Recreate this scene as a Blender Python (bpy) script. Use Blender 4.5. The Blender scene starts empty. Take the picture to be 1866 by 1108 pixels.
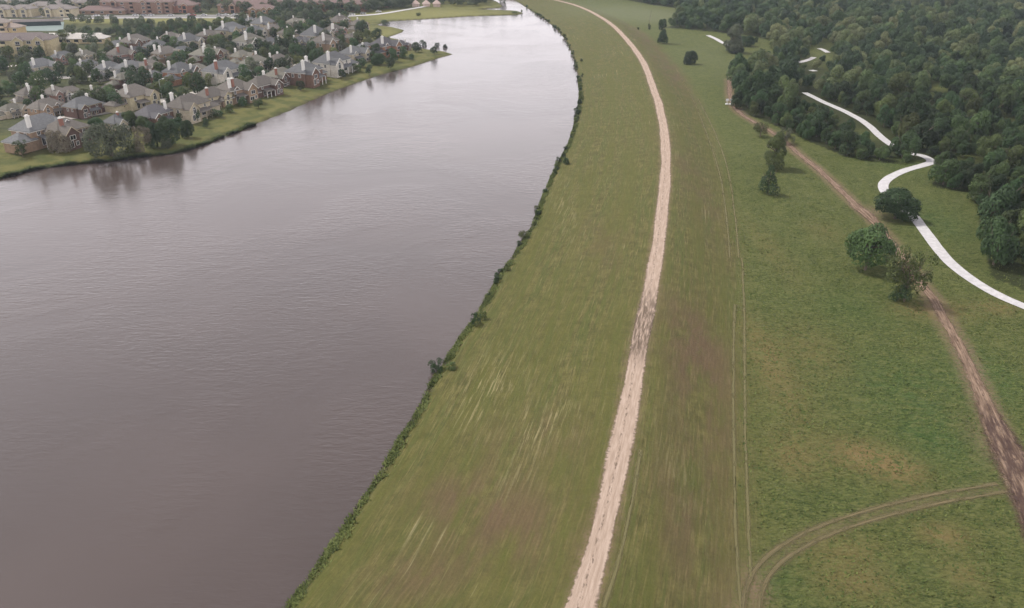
import bpy, math, random
import numpy as np
from mathutils import Vector, Matrix
R = math.radians
C = bpy.context.scene.collection
scn = bpy.context.scene
random.seed(7); rng = np.random.default_rng(7)

# ------------------------------------------------------------ camera
CAMH, PITCH, F = 80.0, 26.3, 1465.0          # metres, degrees below level, focal length in photo pixels
W0, H0 = 1866.0, 1108.0
cam = bpy.data.cameras.new('camera'); camo = bpy.data.objects.new('camera', cam); C.objects.link(camo)
cam.sensor_width = 36; cam.lens = 36*F/W0; cam.clip_start = 1; cam.clip_end = 20000
camo.location = (0, 0, CAMH); camo.rotation_euler = (R(90-PITCH), 0, 0)
scn.camera = camo

# ------------------------------------------------------------ sky, sun, exposure
SUN_EL, SUN_AZ = 52, -62                     # azimuth from +Y, clockwise positive
w = bpy.data.worlds.new('World'); scn.world = w; w.use_nodes = True
nt = w.node_tree; nt.nodes.clear()
N = nt.nodes.new
out = N('ShaderNodeOutputWorld'); bg = N('ShaderNodeBackground'); sky = N('ShaderNodeTexSky')
sky.sky_type = 'NISHITA'; sky.sun_disc = False; sky.sun_elevation = R(SUN_EL); sky.sun_rotation = R(SUN_AZ)
sky.air_density = 1.0; sky.dust_density = 3.0; sky.ozone_density = 1.0
tc = N('ShaderNodeTexCoord'); mp = N('ShaderNodeMapping'); mp.inputs['Scale'].default_value = (1, 1, 3.2)
cn = N('ShaderNodeTexNoise'); cn.inputs['Scale'].default_value = 2.2; cn.inputs['Detail'].default_value = 5
cr = N('ShaderNodeValToRGB')                 # the cloud deck: even warm grey with soft darker bellies
cr.color_ramp.elements[0].position = .3; cr.color_ramp.elements[0].color = (6.65, 6.2, 6.45, 1)
cr.color_ramp.elements[1].position = .72; cr.color_ramp.elements[1].color = (7.9, 7.5, 7.7, 1)
sx = N('ShaderNodeSeparateXYZ'); mr = N('ShaderNodeMapRange'); gm_ = N('ShaderNodeVectorMath'); gm_.operation = 'SCALE'
for i_, q_ in enumerate((.12, .80, 2.45, .62)): mr.inputs[i_+1].default_value = q_
mx = N('ShaderNodeMix'); mx.data_type = 'RGBA'; mx.inputs[0].default_value = .82
L = nt.links.new
L(tc.outputs['Generated'], mp.inputs[0]); L(mp.outputs[0], cn.inputs['Vector']); L(cn.outputs[0], cr.inputs[0])
L(tc.outputs['Generated'], sx.inputs[0]); L(sx.outputs[2], mr.inputs[0]); L(cr.outputs[0], gm_.inputs[0]); L(mr.outputs[0], gm_.inputs['Scale'])
L(sky.outputs[0], mx.inputs[6]); L(gm_.outputs[0], mx.inputs[7]); L(mx.outputs[2], bg.inputs[0]); L(bg.outputs[0], out.inputs[0])
bg.inputs[1].default_value = 0.105
sd = bpy.data.lights.new('sun', 'SUN'); sd.energy = 2.9; sd.angle = R(7); sd.color = (1, .95, .88)
so = bpy.data.objects.new('sun', sd); C.objects.link(so)
so.rotation_euler = (R(90-SUN_EL), 0, R(180-SUN_AZ)); so.location = (-100, 100, 300)
scn.view_settings.view_transform = 'Standard'; scn.view_settings.look = 'None'
scn.view_settings.exposure = 0.32; scn.view_settings.gamma = 1
scn.render.engine = 'CYCLES'
HAZE = 0.00010

# ------------------------------------------------------------ helpers
def tag(o, label=None, cat=None, group=None, kind=None):
    if label: o['label'] = label
    if cat: o['category'] = cat
    if group: o['group'] = group
    if kind: o['kind'] = kind
    return o
def link(name, me, parent=None):
    o = bpy.data.objects.new(name, me); C.objects.link(o)
    if parent: o.parent = parent
    return o
def empty(name, loc, rz=0, s=1):
    o = link(name, None); o.location = loc; o.rotation_euler = (0, 0, rz); o.scale = (s,)*3 if not hasattr(s, '__len__') else s
    o.empty_display_size = .5
    return o
def mesh(name, v, f, m, smooth=False):
    me = bpy.data.meshes.new(name)
    me.from_pydata([tuple(map(float, p)) for p in v], [], [tuple(map(int, q)) for q in f]); me.materials.append(m)
    if smooth: me.polygons.foreach_set('use_smooth', [True]*len(me.polygons))
    return me
def qmesh(name, V, Q, m, smooth=False):      # fast: numpy quads or tris
    me = bpy.data.meshes.new(name); V = np.asarray(V, np.float32); Q = np.asarray(Q, np.int32); k = Q.shape[1]
    me.vertices.add(len(V)); me.vertices.foreach_set('co', V.ravel())
    me.loops.add(Q.size); me.loops.foreach_set('vertex_index', Q.ravel())
    me.polygons.add(len(Q)); me.polygons.foreach_set('loop_start', np.arange(0, Q.size, k, dtype=np.int32))
    if smooth: me.polygons.foreach_set('use_smooth', np.ones(len(Q), bool))
    me.materials.append(m); me.update(calc_edges=True); me.validate()
    return me
def attr(me, name, a):
    at = me.attributes.new(name, 'FLOAT', 'POINT'); at.data.foreach_set('value', np.asarray(a, np.float32))
class MB:
    def __init__(s): s.v = []; s.f = []
    def add(s, v, f):
        n = len(s.v); s.v += [tuple(p) for p in v]; s.f += [tuple(i+n for i in q) for q in f]; return s
    def box(s, cx, cy, z0, lx, ly, lz, M=None):
        v = [(cx+a*lx/2, cy+b*ly/2, z0+c*lz) for c in (0, 1) for a, b in ((-1,-1),(1,-1),(1,1),(-1,1))]
        if M: v = [tuple(M @ Vector(p)) for p in v]
        return s.add(v, [(3,2,1,0),(4,5,6,7),(0,1,5,4),(1,2,6,5),(2,3,7,6),(3,0,4,7)])
    def tube(s, p, q, r0, r1, n=7):
        p = Vector(p); q = Vector(q); d = (q-p).normalized(); a = d.orthogonal().normalized(); b = d.cross(a)
        v = [tuple(c+(a*math.cos(t)+b*math.sin(t))*r) for c, r in ((p, r0), (q, r1)) for t in (2*math.pi*i/n for i in range(n))]
        return s.add(v, [(i, (i+1) % n, n+(i+1) % n, n+i) for i in range(n)]+[tuple(range(n-1, -1, -1)), tuple(range(n, 2*n))])
    def mesh(s, name, m, smooth=False): return mesh(name, s.v, s.f, m, smooth)

class NT:                                     # tiny node-graph helper
    def __init__(s, name):
        s.m = bpy.data.materials.new(name); s.m.use_nodes = True; s.t = s.m.node_tree; s.t.nodes.clear()
        s.o = s.n('ShaderNodeOutputMaterial')
    def n(s, t, **k):
        x = s.t.nodes.new(t)
        for a, b in k.items(): setattr(x, a, b)
        return x
    def l(s, a, b): s.t.links.new(a, b)
    def put(s, sock, v):
        if hasattr(v, 'is_linked') or hasattr(v, 'links'): s.l(v, sock)
        else: sock.default_value = v
    def math(s, op, a, b=0.0, c=0.0, clamp=False):
        x = s.n('ShaderNodeMath', operation=op, use_clamp=clamp); s.put(x.inputs[0], a); s.put(x.inputs[1], b)
        if op in ('SMOOTH_MIN', 'MULTIPLY_ADD', 'WRAP', 'COMPARE'): s.put(x.inputs[2], c)
        return x.outputs[0]
    def rng(s, v, a, b, c=0.0, d=1.0, smooth=True):
        x = s.n('ShaderNodeMapRange', interpolation_type='SMOOTHSTEP' if smooth else 'LINEAR'); s.put(x.inputs[0], v)
        for i, q in enumerate((a, b, c, d)): s.put(x.inputs[i+1], q)
        return x.outputs[0]
    def mix(s, f, a, b, mode='MIX'):
        x = s.n('ShaderNodeMix', data_type='RGBA', blend_type=mode); s.put(x.inputs[0], f)
        s.put(x.inputs[6], a if not isinstance(a, tuple) else (*a, 1)[:4]); s.put(x.inputs[7], b if not isinstance(b, tuple) else (*b, 1)[:4])
        return x.outputs[2]
    def noise(s, vec, scale, detail=4, rough=.55, dist=0):
        x = s.n('ShaderNodeTexNoise'); s.l(vec, x.inputs['Vector']); x.inputs['Scale'].default_value = scale
        x.inputs['Detail'].default_value = detail; x.inputs['Roughness'].default_value = rough; x.inputs['Distortion'].default_value = dist
        return x.outputs[0]
    def pos(s): return s.n('ShaderNodeNewGeometry').outputs['Position']
    def attr(s, name): return s.n('ShaderNodeAttribute', attribute_name=name).outputs['Fac']
    def scale(s, vec, sc, rot=(0, 0, 0)):
        x = s.n('ShaderNodeMapping'); s.l(vec, x.inputs[0]); x.inputs['Scale'].default_value = sc; x.inputs['Rotation'].default_value = rot
        return x.outputs[0]
    def comb(s, a, b, c=0.0):
        x = s.n('ShaderNodeCombineXYZ'); s.put(x.inputs[0], a); s.put(x.inputs[1], b); s.put(x.inputs[2], c); return x.outputs[0]
    def bump(s, h, strength=.5, dist=.1):
        x = s.n('ShaderNodeBump'); s.l(h, x.inputs['Height']); x.inputs['Strength'].default_value = strength; x.inputs['Distance'].default_value = dist
        return x.outputs[0]
    def bsdf(s, col, rough=.9, spec=.2, normal=None, ior=None):
        x = s.n('ShaderNodeBsdfPrincipled'); s.put(x.inputs['Base Color'], col if not isinstance(col, tuple) else (*col, 1)[:4])
        s.put(x.inputs['Roughness'], rough); x.inputs['Specular IOR Level'].default_value = spec
        if normal: s.l(normal, x.inputs['Normal'])
        if ior: x.inputs['IOR'].default_value = ior
        return x.outputs[0]
    def end(s, sh): s.l(sh, s.o.inputs[0]); return s.m

# ------------------------------------------------------------ picture <-> world (only used to find where things stand)
cp, sp = math.cos(R(PITCH)), math.sin(R(PITCH))
def ray(px, py):
    u = (px-W0/2)/F; v = -(py-H0/2)/F
    return np.array([u, cp+v*sp, -sp+v*cp])
def unp(px, py, z=0.0):
    d = ray(px, py); t = (z-CAMH)/d[2]; return np.array([d[0]*t, d[1]*t])
def proj(x, y, z):
    dz = z-CAMH; dep = y*cp-dz*sp; up = y*sp+dz*cp
    return W0/2+F*x/dep, H0/2-F*up/dep, dep
def smooth_line(P, step):                     # Catmull-Rom, resampled
    P = np.asarray(P, float); out = []
    Q = np.vstack([2*P[0]-P[1], P, 2*P[-1]-P[-2]])
    for i in range(1, len(Q)-2):
        a, b, c, d = Q[i-1:i+3]; n = max(2, int(np.linalg.norm(c-b)/step))
        for t in np.arange(n)/n:
            out.append(.5*((2*b)+(c-a)*t+(2*a-5*b+4*c-d)*t*t+(3*b-a-3*c+d)*t**3))
    out.append(P[-1]); return np.array(out)
EAST = smooth_line([unp(*p) for p in [(330,1420),(430,1240),(520,1112),(560,1058),(600,1000),(640,942),(690,868),(725,805),(765,745),(785,700),(812,658),(850,600),(880,556),(907,508),(940,460),(970,412),(985,370),(1010,312),(1036,262),(1048,222),(1056,175),(1051,130),(1040,92),(1020,60),(995,38),(962,16),(936,0),(905,-10),(850,-20)]], 4)
WEST = smooth_line([unp(*p) for p in [(-500,395),(-250,362),(-80,336),(0,325),(60,309),(130,299),(200,293),(260,285),(320,278),(370,263),(400,251),(450,232),(520,205),(580,178),(640,155),(700,135),(750,122),(800,106),(825,99)]], 4)
WEST2 = np.array([unp(*p) for p in [(812,95),(780,91),(752,87),(738,80),(728,73),(714,70),(706,68),(716,65),(733,59),(736,55),(716,50),(696,48),(688,45),(699,41),(714,38.5),(760,36),(850,30),(945,27),(955,24),(942,20.5),(882,18.5),(868,17),(882,15.5),(912,14.5),(916,11),(907,4),(890,-4),(840,-13)]])
WESTALL = np.vstack([WEST, WEST2])
LAKE = np.vstack([[[-420., 10.]], EAST, WESTALL[::-1], [[-420., 250.]]])
ROAD = smooth_line([unp(*p, 4.5) for p in [(995,1260),(1025,1180),(1058,1104),(1088,1000),(1118,880),(1146,740),(1166,620),(1186,530),(1201,430),(1212,330),(1212,260),(1203,200),(1190,160),(1170,110),(1138,68),(1105,38),(1060,14),(1015,1),(950,-12),(880,-20)]], 3)

def seg_dist(P, line):                        # distance, signed side, arc length at foot
    P = np.asarray(P, float); best = np.full(len(P), 1e18); side = np.ones(len(P)); arc = np.zeros(len(P)); s0 = 0
    for a, b in zip(line[:-1], line[1:]):
        d = b-a; L2 = d@d
        if L2 < 1e-9: continue
        rx = P[:, 0]-a[0]; ry = P[:, 1]-a[1]
        t = np.clip((rx*d[0]+ry*d[1])/L2, 0, 1); ex = rx-t*d[0]; ey = ry-t*d[1]; q = ex*ex+ey*ey
        m = q < best; best[m] = q[m]; side[m] = np.sign(d[1]*rx-d[0]*ry)[m]; arc[m] = s0+t[m]*math.sqrt(L2); s0 += math.sqrt(L2)
    return np.sqrt(best), side, arc
def inside(P, poly):
    P = np.asarray(P, float); c = np.zeros(len(P), bool); x, y = P[:, 0], P[:, 1]; n = len(poly)
    for i in range(n):
        a, b = poly[i], poly[i-1]
        if a[1] == b[1]: continue
        m = ((a[1] > y) != (b[1] > y)) & (x < (b[0]-a[0])*(y-a[1])/(b[1]-a[1])+a[0]); c ^= m
    return c
def sstep(a, b, x): t = np.clip((x-a)/(b-a), 0, 1); return t*t*(3-2*t)
def wav(P, seed, sc):                         # cheap smooth random field
    r = np.random.default_rng(seed); o = 0
    for i in range(6):
        a = r.uniform(0, 6.28); k = r.uniform(.6, 1.6)/sc; o = o+np.sin((P[:, 0]*math.cos(a)+P[:, 1]*math.sin(a))*k*6.28+r.uniform(0, 6.28))
    return o/6
def terrain(P):
    P = np.asarray(P, float)
    de, _, _ = seg_dist(P, EAST); dw, _, _ = seg_dist(P, WESTALL); dr, sr, ar = seg_dist(P, ROAD)
    inn = inside(P, LAKE); ds = np.minimum(de, dw); wl = wav(P, 3, 9)*.5
    east = (de <= dw) | ((sr > 0) & (dr < 400))
    t = np.clip((de-2.0)/np.maximum(de+dr-2.0-2.6, 1), 0, 1); t = t*(1-.25*(1-t))
    left = np.minimum(sstep(0, 2.2, de)*.9, .9)+3.6*t+wav(P, 22, 28)*.22*sstep(3.5, 9, dr)*sstep(3, 9, de)
    right = 4.5-3.5*sstep(2.6, 21, dr)**.85+wav(P, 5, 60)*.35*sstep(18, 50, dr)+wav(P, 6, 17)*.10*sstep(18, 30, dr)+wav(P, 21, 24)*.34*sstep(3.5, 10, dr)*(1-sstep(17, 24, dr))
    crest = 4.5*np.ones(len(P))
    he = np.where(sr > 0, right, left); he = np.where(dr < 2.6, crest, he)
    hw = sstep(0, 2.6, dw)*.85+1.9*sstep(4, 45, dw)+wav(P, 8, 50)*.15*sstep(5, 30, dw)
    h = np.where(east, he, hw)
    h = np.where(inn, -1.6*sstep(0, 5, ds), np.maximum(h, .0))
    return h, dict(de=de, dw=dw, dr=dr, sr=sr, ar=ar, east=east, inn=inn)
def ground_at(px, py, z0=1.0):
    z = z0
    for _ in range(6):
        p = unp(px, py, z); z = float(terrain(p[None])[0][0])
    return p[0], p[1], z

# ------------------------------------------------------------ ground sheet
def axis(pts):
    o = [pts[0][0]]
    for (a, st), (b, _) in zip(pts[:-1], pts[1:]):
        n = max(1, int(round((b-a)/st))); o += list(np.linspace(a, b, n+1)[1:])
    return np.array(o)
gx = axis([(-9000,1500),(-3000,400),(-1000,60),(-460,6),(-300,3),(-90,1.0),(230,2.0),(320,4),(460,12),(700,60),(1300,400),(3000,1500),(9000,1)])
gy = axis([(-400,60),(0,12),(48,1.0),(360,1.5),(520,2.5),(760,5),(960,14),(1300,60),(2000,400),(4000,1500),(12000,1)])
GX, GY = np.meshgrid(gx, gy); GP = np.stack([GX.ravel(), GY.ravel()], 1)
GZ, D = terrain(GP)
GZg = GZ.reshape(GX.shape)
def mesh_z(P):                                # height of the ground mesh itself (bilinear)
    P = np.asarray(P, float); i = np.clip(np.searchsorted(gx, P[:, 0])-1, 0, len(gx)-2); j = np.clip(np.searchsorted(gy, P[:, 1])-1, 0, len(gy)-2)
    u = (P[:, 0]-gx[i])/(gx[i+1]-gx[i]); v = (P[:, 1]-gy[j])/(gy[j+1]-gy[j])
    return GZg[j, i]*(1-u)*(1-v)+GZg[j, i+1]*u*(1-v)+GZg[j+1, i]*(1-u)*v+GZg[j+1, i+1]*u*v
nx, ny = len(gx), len(gy)
I = (np.arange(ny-1)[:, None]*nx+np.arange(nx-1)[None]).ravel()
Q = np.stack([I, I+1, I+1+nx, I+nx], 1)

def blob(lst, z=1.0):                         # soft patches: (px, py, rx px, ry px, weight)
    o = np.zeros(len(GP))
    for px, py, rx, ry, wt in lst:
        c = unp(px, py, z); e = unp(px+rx, py, z); u = unp(px, py-ry, z); v = unp(px, py+ry, z)
        ax = abs(e[0]-c[0]); ay = abs(u[1]-v[1])/2
        o += wt*np.exp(-(((GP[:, 0]-c[0])/ax)**2+((GP[:, 1]-c[1])/ay)**2))
    return np.clip(o, 0, 1)
brown = blob([(1270,620,60,90,.8),(1280,760,55,130,.6),(1250,950,70,160,.55),(860,900,110,60,.7),(960,980,130,70,.6),(760,1050,100,60,.55),(1010,800,60,60,.45),(1260,330,40,90,.4),(1220,120,30,50,.6),(1100,440,50,50,.3),(1180,60,25,20,.6),(900,790,60,40,.3)], 3)
straw = blob([(1570,830,55,30,.95),(1640,855,45,28,.9),(1440,830,45,45,.55),(1560,1060,80,35,.55),(1720,975,45,22,.8),(1700,565,70,18,.75),(1480,640,60,60,.35),(1400,450,25,70,.3),(1820,560,40,14,.6),(1540,1000,70,30,.5),(1760,1050,40,30,.5),(1420,700,40,90,.45),(1500,420,30,20,.3),(1380,620,30,60,.4)])
lush = blob([(1640,700,120,60,.9),(1560,560,120,40,.6),(1700,800,80,60,.9),(1420,1060,60,40,.8),(1800,680,60,60,.8),(1700,400,60,40,.8),(1620,290,60,25,.7),(1650,1050,60,30,.5),(1500,900,80,30,.4)])
field = blob([(180,42,90,6,1),(300,41,80,6,1),(400,38,50,6,1),(720,30,80,6,1),(820,25,90,6,1),(700,60,50,8,.9),(850,12,60,5,.7)])
pale = blob([(1130,22,90,16,1),(1200,30,60,12,.7),(1300,110,80,30,.3)])
hay = blob([(1020,762,75,32,1),(885,700,45,48,1),(975,790,30,30,.9),(1030,370,22,70,.7),(930,660,50,60,.5),(940,860,60,50,.5),(1230,850,50,120,.4),(850,760,40,40,.5)], 3)
# ---- ground material
g = NT('ground_grass'); P = g.pos(); a = g.attr
lv = g.comb(a('lev_d'), g.math('MULTIPLY', a('lev_s'), .045))          # coordinates running along the levee
lv2 = g.comb(g.math('MULTIPLY', a('lev_d'), 1.0), g.math('MULTIPLY', a('lev_s'), .06))
st1 = g.noise(lv, .9, 5, .6); st2 = g.noise(lv2, 2.6, 4, .65); st3 = g.noise(lv, .22, 3)
n1 = g.noise(P, .035, 5, .6); n2 = g.noise(P, .35, 5, .65); n3 = g.noise(P, 2.2, 4, .75); n4 = g.noise(P, .12, 4, .6, .8)
c = g.mix(g.rng(n2, .35, .68), (.086, .084, .030), (.142, .130, .048))
c = g.mix(g.rng(st1, .42, .60, 0, .8), c, (.086, .100, .030))
c = g.mix(g.rng(st2, .50, .70, 0, .7), c, (.205, .170, .076))
c = g.mix(g.rng(g.noise(lv2, 3.6, 3, .7), .5, .66, 0, .65), c, (.062, .060, .022))
c = g.mix(g.rng(st3, .38, .66, 0, .6), c, (.098, .100, .028))
bro = g.math('MULTIPLY', g.math('MULTIPLY', a('brown'), 1.35), g.rng(g.noise(g.comb(g.math('MULTIPLY', a('lev_d'), .6), g.math('MULTIPLY', a('lev_s'), .16)), .35, 5, .65), .33, .62), clamp=True)
c = g.mix(bro, c, g.mix(st2, (.066, .048, .028), (.175, .125, .070)))
# pale windrows of cut hay lying in short lines along the mowing direction
wr = g.math('MULTIPLY', g.rng(g.noise(g.comb(a('lev_d'), g.math('MULTIPLY', a('lev_s'), .02)), 1.3, 2, .5), .62, .72),
            g.rng(g.noise(g.comb(g.math('MULTIPLY', a('lev_d'), .35), g.math('MULTIPLY', a('lev_s'), .3)), .12, 3), .54, .66))
c = g.mix(g.math('MULTIPLY', wr, .6), c, (.33, .29, .16))
hs = g.noise(g.comb(g.math('MULTIPLY', a('lev_d'), 1.0), g.math('MULTIPLY', a('lev_s'), .05)), 2.0, 4, .7)
c = g.mix(g.math('MULTIPLY', a('hay'), g.rng(hs, .50, .66, 0, .75)), c, (.29, .25, .13))
# meadow: rank grass in clumps
sw = g.scale(P, (1, 2.2, 1), (0, 0, .35)); m1 = g.noise(sw, 1.1, 6, .75, .6); m2 = g.noise(P, .16, 5, .65, 1.2)
md = g.mix(g.rng(m1, .33, .7), (.032, .052, .014), (.150, .165, .052))
md = g.mix(g.rng(m2, .44, .70, 0, .6), md, (.125, .135, .046))
md = g.mix(g.math('MULTIPLY', a('lush'), g.rng(m2, .25, .6, .3, 1)), md, g.mix(g.rng(m1, .3, .7), (.026, .056, .015), (.098, .148, .044)))
md = g.mix(g.math('MULTIPLY', a('straw'), g.rng(g.noise(P, .6, 5, .75, .5), .33, .55)), md, (.205, .150, .066))
md = g.mix(g.rng(g.noise(g.scale(P, (1, 1.8, 1), (0, 0, -.5)), .42, 5, .78, .8), .46, .66, 0, .55), md, (.165, .170, .062))
md = g.mix(g.rng(g.noise(P, 1.5, 3, .8), .68, .74, 0, .5), md, (.30, .30, .19))
c = g.mix(a('meadow'), c, md)
# house lots, lawns
hl = g.mix(g.rng(n4, .38, .62), (.088, .100, .034), (.150, .145, .052))
hd = g.mix(g.rng(n2, .3, .7), (.04, .05, .022), (.095, .10, .045))
c = g.mix(a('lawn'), c, hl); c = g.mix(a('lots'), c, hd)
c = g.mix(a('field'), c, g.mix(n2, (.15, .16, .05), (.24, .225, .09)))
c = g.mix(a('pale'), c, g.mix(n2, (.105, .125, .055), (.16, .17, .085)))
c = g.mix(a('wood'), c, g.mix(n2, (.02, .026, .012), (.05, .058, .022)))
# bare wet soil right at the water, worn ground beside the tracks
c = g.mix(g.math('MULTIPLY', a('rim'), g.rng(n3, .3, .6, .35, 1)), c, (.05, .042, .03))
c = g.mix(g.math('MULTIPLY', a('dirt'), g.rng(n3, .32, .62)), c, g.mix(n2, (.17, .115, .075), (.28, .20, .14)))
c = g.mix(g.rng(n3, .25, .8, 0, .38), c, g.mix(1.0, c, (.45, .45, .45), 'MULTIPLY'))
gb = g.math('ADD', g.math('MULTIPLY', m1, g.math('ADD', g.math('MULTIPLY', a('meadow'), 1.0), .15)), g.math('MULTIPLY', n3, .45))
MAT_G = g.end(g.bsdf(c, .95, .1, g.bump(gb, .8, .45)))
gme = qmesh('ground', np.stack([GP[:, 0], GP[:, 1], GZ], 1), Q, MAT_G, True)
attr(gme, 'lev_d', D['dr']*D['sr']); attr(gme, 'lev_s', D['ar'])
attr(gme, 'brown', brown); attr(gme, 'hay', hay); attr(gme, 'straw', straw); attr(gme, 'lush', lush)
E = D['east']; far = GP[:, 1]
sd_ = D['dr']*D['sr']
meadow = np.where(E & (sd_ > 0), sstep(17, 24, D['dr']+wav(GP, 11, 25)*1.5), 0)
attr(gme, 'meadow', meadow)
attr(gme, 'lawn', np.where(~E, 1.0, 0)); attr(gme, 'lots', np.where(~E, sstep(38, 55, D['dw']+wav(GP, 12, 30)*4), 0))
attr(gme, 'field', np.where(~E, field, 0)); attr(gme, 'pale', np.where(E, pale, 0))
attr(gme, 'rim', np.where(D['inn'], 1, 1-sstep(.2, 1.0, np.minimum(D['de'], D['dw']))))
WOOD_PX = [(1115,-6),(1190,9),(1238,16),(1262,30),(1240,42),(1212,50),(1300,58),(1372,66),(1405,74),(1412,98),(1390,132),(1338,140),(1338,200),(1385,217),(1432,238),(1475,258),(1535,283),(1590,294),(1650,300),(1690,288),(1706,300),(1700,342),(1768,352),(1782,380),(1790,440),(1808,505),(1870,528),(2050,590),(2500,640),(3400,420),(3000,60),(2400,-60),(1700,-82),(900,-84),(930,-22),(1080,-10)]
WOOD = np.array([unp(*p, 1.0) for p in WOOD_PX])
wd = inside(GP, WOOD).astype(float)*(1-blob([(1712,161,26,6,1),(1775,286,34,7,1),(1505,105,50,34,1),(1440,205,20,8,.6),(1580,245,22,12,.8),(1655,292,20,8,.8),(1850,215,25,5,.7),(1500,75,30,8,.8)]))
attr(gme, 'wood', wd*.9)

# ------------------------------------------------------------ roads, paths, tracks (draped sheets)
DIRT_PX = [(1328,132),(1329,150),(1332,180),(1345,203),(1380,226),(1420,250),(1455,280),(1495,312),(1530,345),(1560,375),(1590,400),(1630,450),(1668,505),(1700,545),(1730,598),(1760,655),(1790,722),(1820,790),(1850,850),(1885,930),(1915,1010),(1945,1100),(1970,1200)]
DIRT = smooth_line([ground_at(*p)[:2] for p in DIRT_PX], 1.0)
SIDE = smooth_line([ground_at(*p)[:2] for p in [(1362,1200),(1368,1108),(1378,1065),(1402,1028),(1450,992),(1520,960),(1600,935),(1680,915),(1760,900),(1825,888)]], .8)
dd, _, _ = seg_dist(GP, DIRT); d3, _, _ = seg_dist(GP, SIDE)
dirt = np.maximum.reduce([(1-sstep(1.6, 3.6, dd))*.8*(np.array(far) < 420), (1-sstep(1.7, 2.5, D['dr']))*.7, (1-sstep(.8, 2.4, d3))*.35])
dirt = np.maximum(dirt, blob([(1590,385,24,12,.9),(1835,830,40,60,.9),(1375,1070,28,40,.9),(1350,1130,30,40,.7),(1600,405,20,8,.5)]))
attr(gme, 'dirt', dirt)
ground = link('ground', gme); tag(ground, kind='structure')

def ribbon(name, line, width, m, off=.05, nacross=8, rag=.0, wf=None, dshift=0.0):
    line = np.asarray(line); T = np.gradient(line, axis=0); T /= np.linalg.norm(T, axis=1)[:, None]+1e-9
    Nn = np.stack([T[:, 1], -T[:, 0]], 1); n = len(line); arc = np.concatenate([[0], np.cumsum(np.linalg.norm(np.diff(line, axis=0), axis=1))])
    V = []; U = []; S = []; r = np.random.default_rng(len(name)+n)
    jl = np.convolve(r.normal(0, 1, n+8), np.ones(5)/5, 'same')[:n]*rag; jr = np.convolve(r.normal(0, 1, n+8), np.ones(5)/5, 'same')[:n]*rag
    for k in range(nacross+1):
        u = k/nacross*2-1; ww = width/2*(wf(arc/arc[-1]) if wf else 1)
        e = ww*u+(jl if u < 0 else jr)*abs(u)**3+dshift
        p = line+Nn*np.reshape(e, (-1, 1)); dist = np.linalg.norm(p, axis=1)
        V.append(np.column_stack([p, mesh_z(p)+off+dist*1.0e-4])); U.append(np.full(n, u)); S.append(arc)
    V = np.concatenate(V); i = (np.arange(nacross)[:, None]*n+np.arange(n-1)[None]).ravel()
    me = qmesh(name, V, np.stack([i, i+1, i+n+1, i+n], 1), m, True)
    attr(me, 'u', np.concatenate(U)); attr(me, 's', np.concatenate(S))
    return link(name, me)
def dirt_mat(name, lite, dark, mud, ruts=.45, mudmask=None, edge=.75, rutw=.13, strip=True, alpha=None):
    g = NT(name); u = g.attr('u'); s = g.attr('s'); P = g.pos()
    al = g.noise(g.comb(g.math('MULTIPLY', u, 3.0), g.math('MULTIPLY', s, .12)), 1.6, 5, .65); n = g.noise(P, 3.5, 4, .7); nn = g.noise(P, .5, 5, .65)
    c = g.mix(g.rng(al, .35, .68), dark, lite)
    c = g.mix(g.rng(n, .5, .75, 0, .35), c, dark)
    if strip:                                  # broken dark strip of soil and weeds between the wheel tracks
        cen = g.math('MULTIPLY', g.rng(g.math('ABSOLUTE', g.math('ADD', u, g.math('MULTIPLY', nn, .25))), .05, .22, 1, 0), g.rng(g.noise(g.comb(g.math('MULTIPLY', u, 4), g.math('MULTIPLY', s, .55)), 1.4, 4, .75), .50, .60))
        c = g.mix(g.math('MULTIPLY', cen, .75), c, mud)
    if mudmask is not None:
        mm = g.math('MULTIPLY', g.math('MULTIPLY', g.rng(s, mudmask[0]-5, mudmask[0]+5), g.rng(s, mudmask[1]-10, mudmask[1]+8, 1, 0)), g.rng(g.noise(g.comb(g.math('MULTIPLY', u, 5), g.math('MULTIPLY', s, .22)), .9, 4, .7), .36, .58))
        c = g.mix(g.math('MULTIPLY', mm, .85), c, mud)
    sh = g.bsdf(c, .95, .1, g.bump(g.math('ADD', al, n), .6, .15))
    tr = g.n('ShaderNodeBsdfTransparent').outputs[0]; ms = g.n('ShaderNodeMixShader')
    f = g.rng(g.math('ADD', g.math('ABSOLUTE', u), g.math('MULTIPLY', g.math('SUBTRACT', g.noise(g.comb(u, g.math('MULTIPLY', s, .8)), 1.2, 4, .7), .5), .7)), edge, 1.0)
    if alpha: f = g.math('MAXIMUM', f, g.rng(g.noise(g.comb(u, g.math('MULTIPLY', s, .25)), .6, 4, .7), alpha[0], alpha[1]))
    g.l(f, ms.inputs[0]); g.l(sh, ms.inputs[1]); g.l(tr, ms.inputs[2])
    return g.end(ms.outputs[0])
def arc_at(line, px, py, z):
    return float(seg_dist(unp(px, py, z)[None], line)[2][0])
mud0, mud1 = arc_at(ROAD, 1160, 655, 4.5), arc_at(ROAD, 1186, 535, 4.5)
MAT_ROAD = dirt_mat('levee_gravel', (.44, .345, .28), (.32, .245, .19), (.095, .07, .05), mudmask=(mud0, mud1))
road = ribbon('dirt_road', ROAD, 3.6, MAT_ROAD, .05, 10, .32); tag(road, kind='structure')
MAT_DIRT = dirt_mat('track_soil', (.30, .215, .155), (.115, .078, .055), (.055, .034, .030), mudmask=(arc_at(DIRT, 1800, 745, 1), 900), edge=.42)
DL = float(np.linalg.norm(np.diff(DIRT, axis=0), axis=1).sum()); t1, t2, t3 = (arc_at(DIRT, *q, 1)/DL for q in ((1585, 388), (1790, 722), (1850, 850)))
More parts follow.
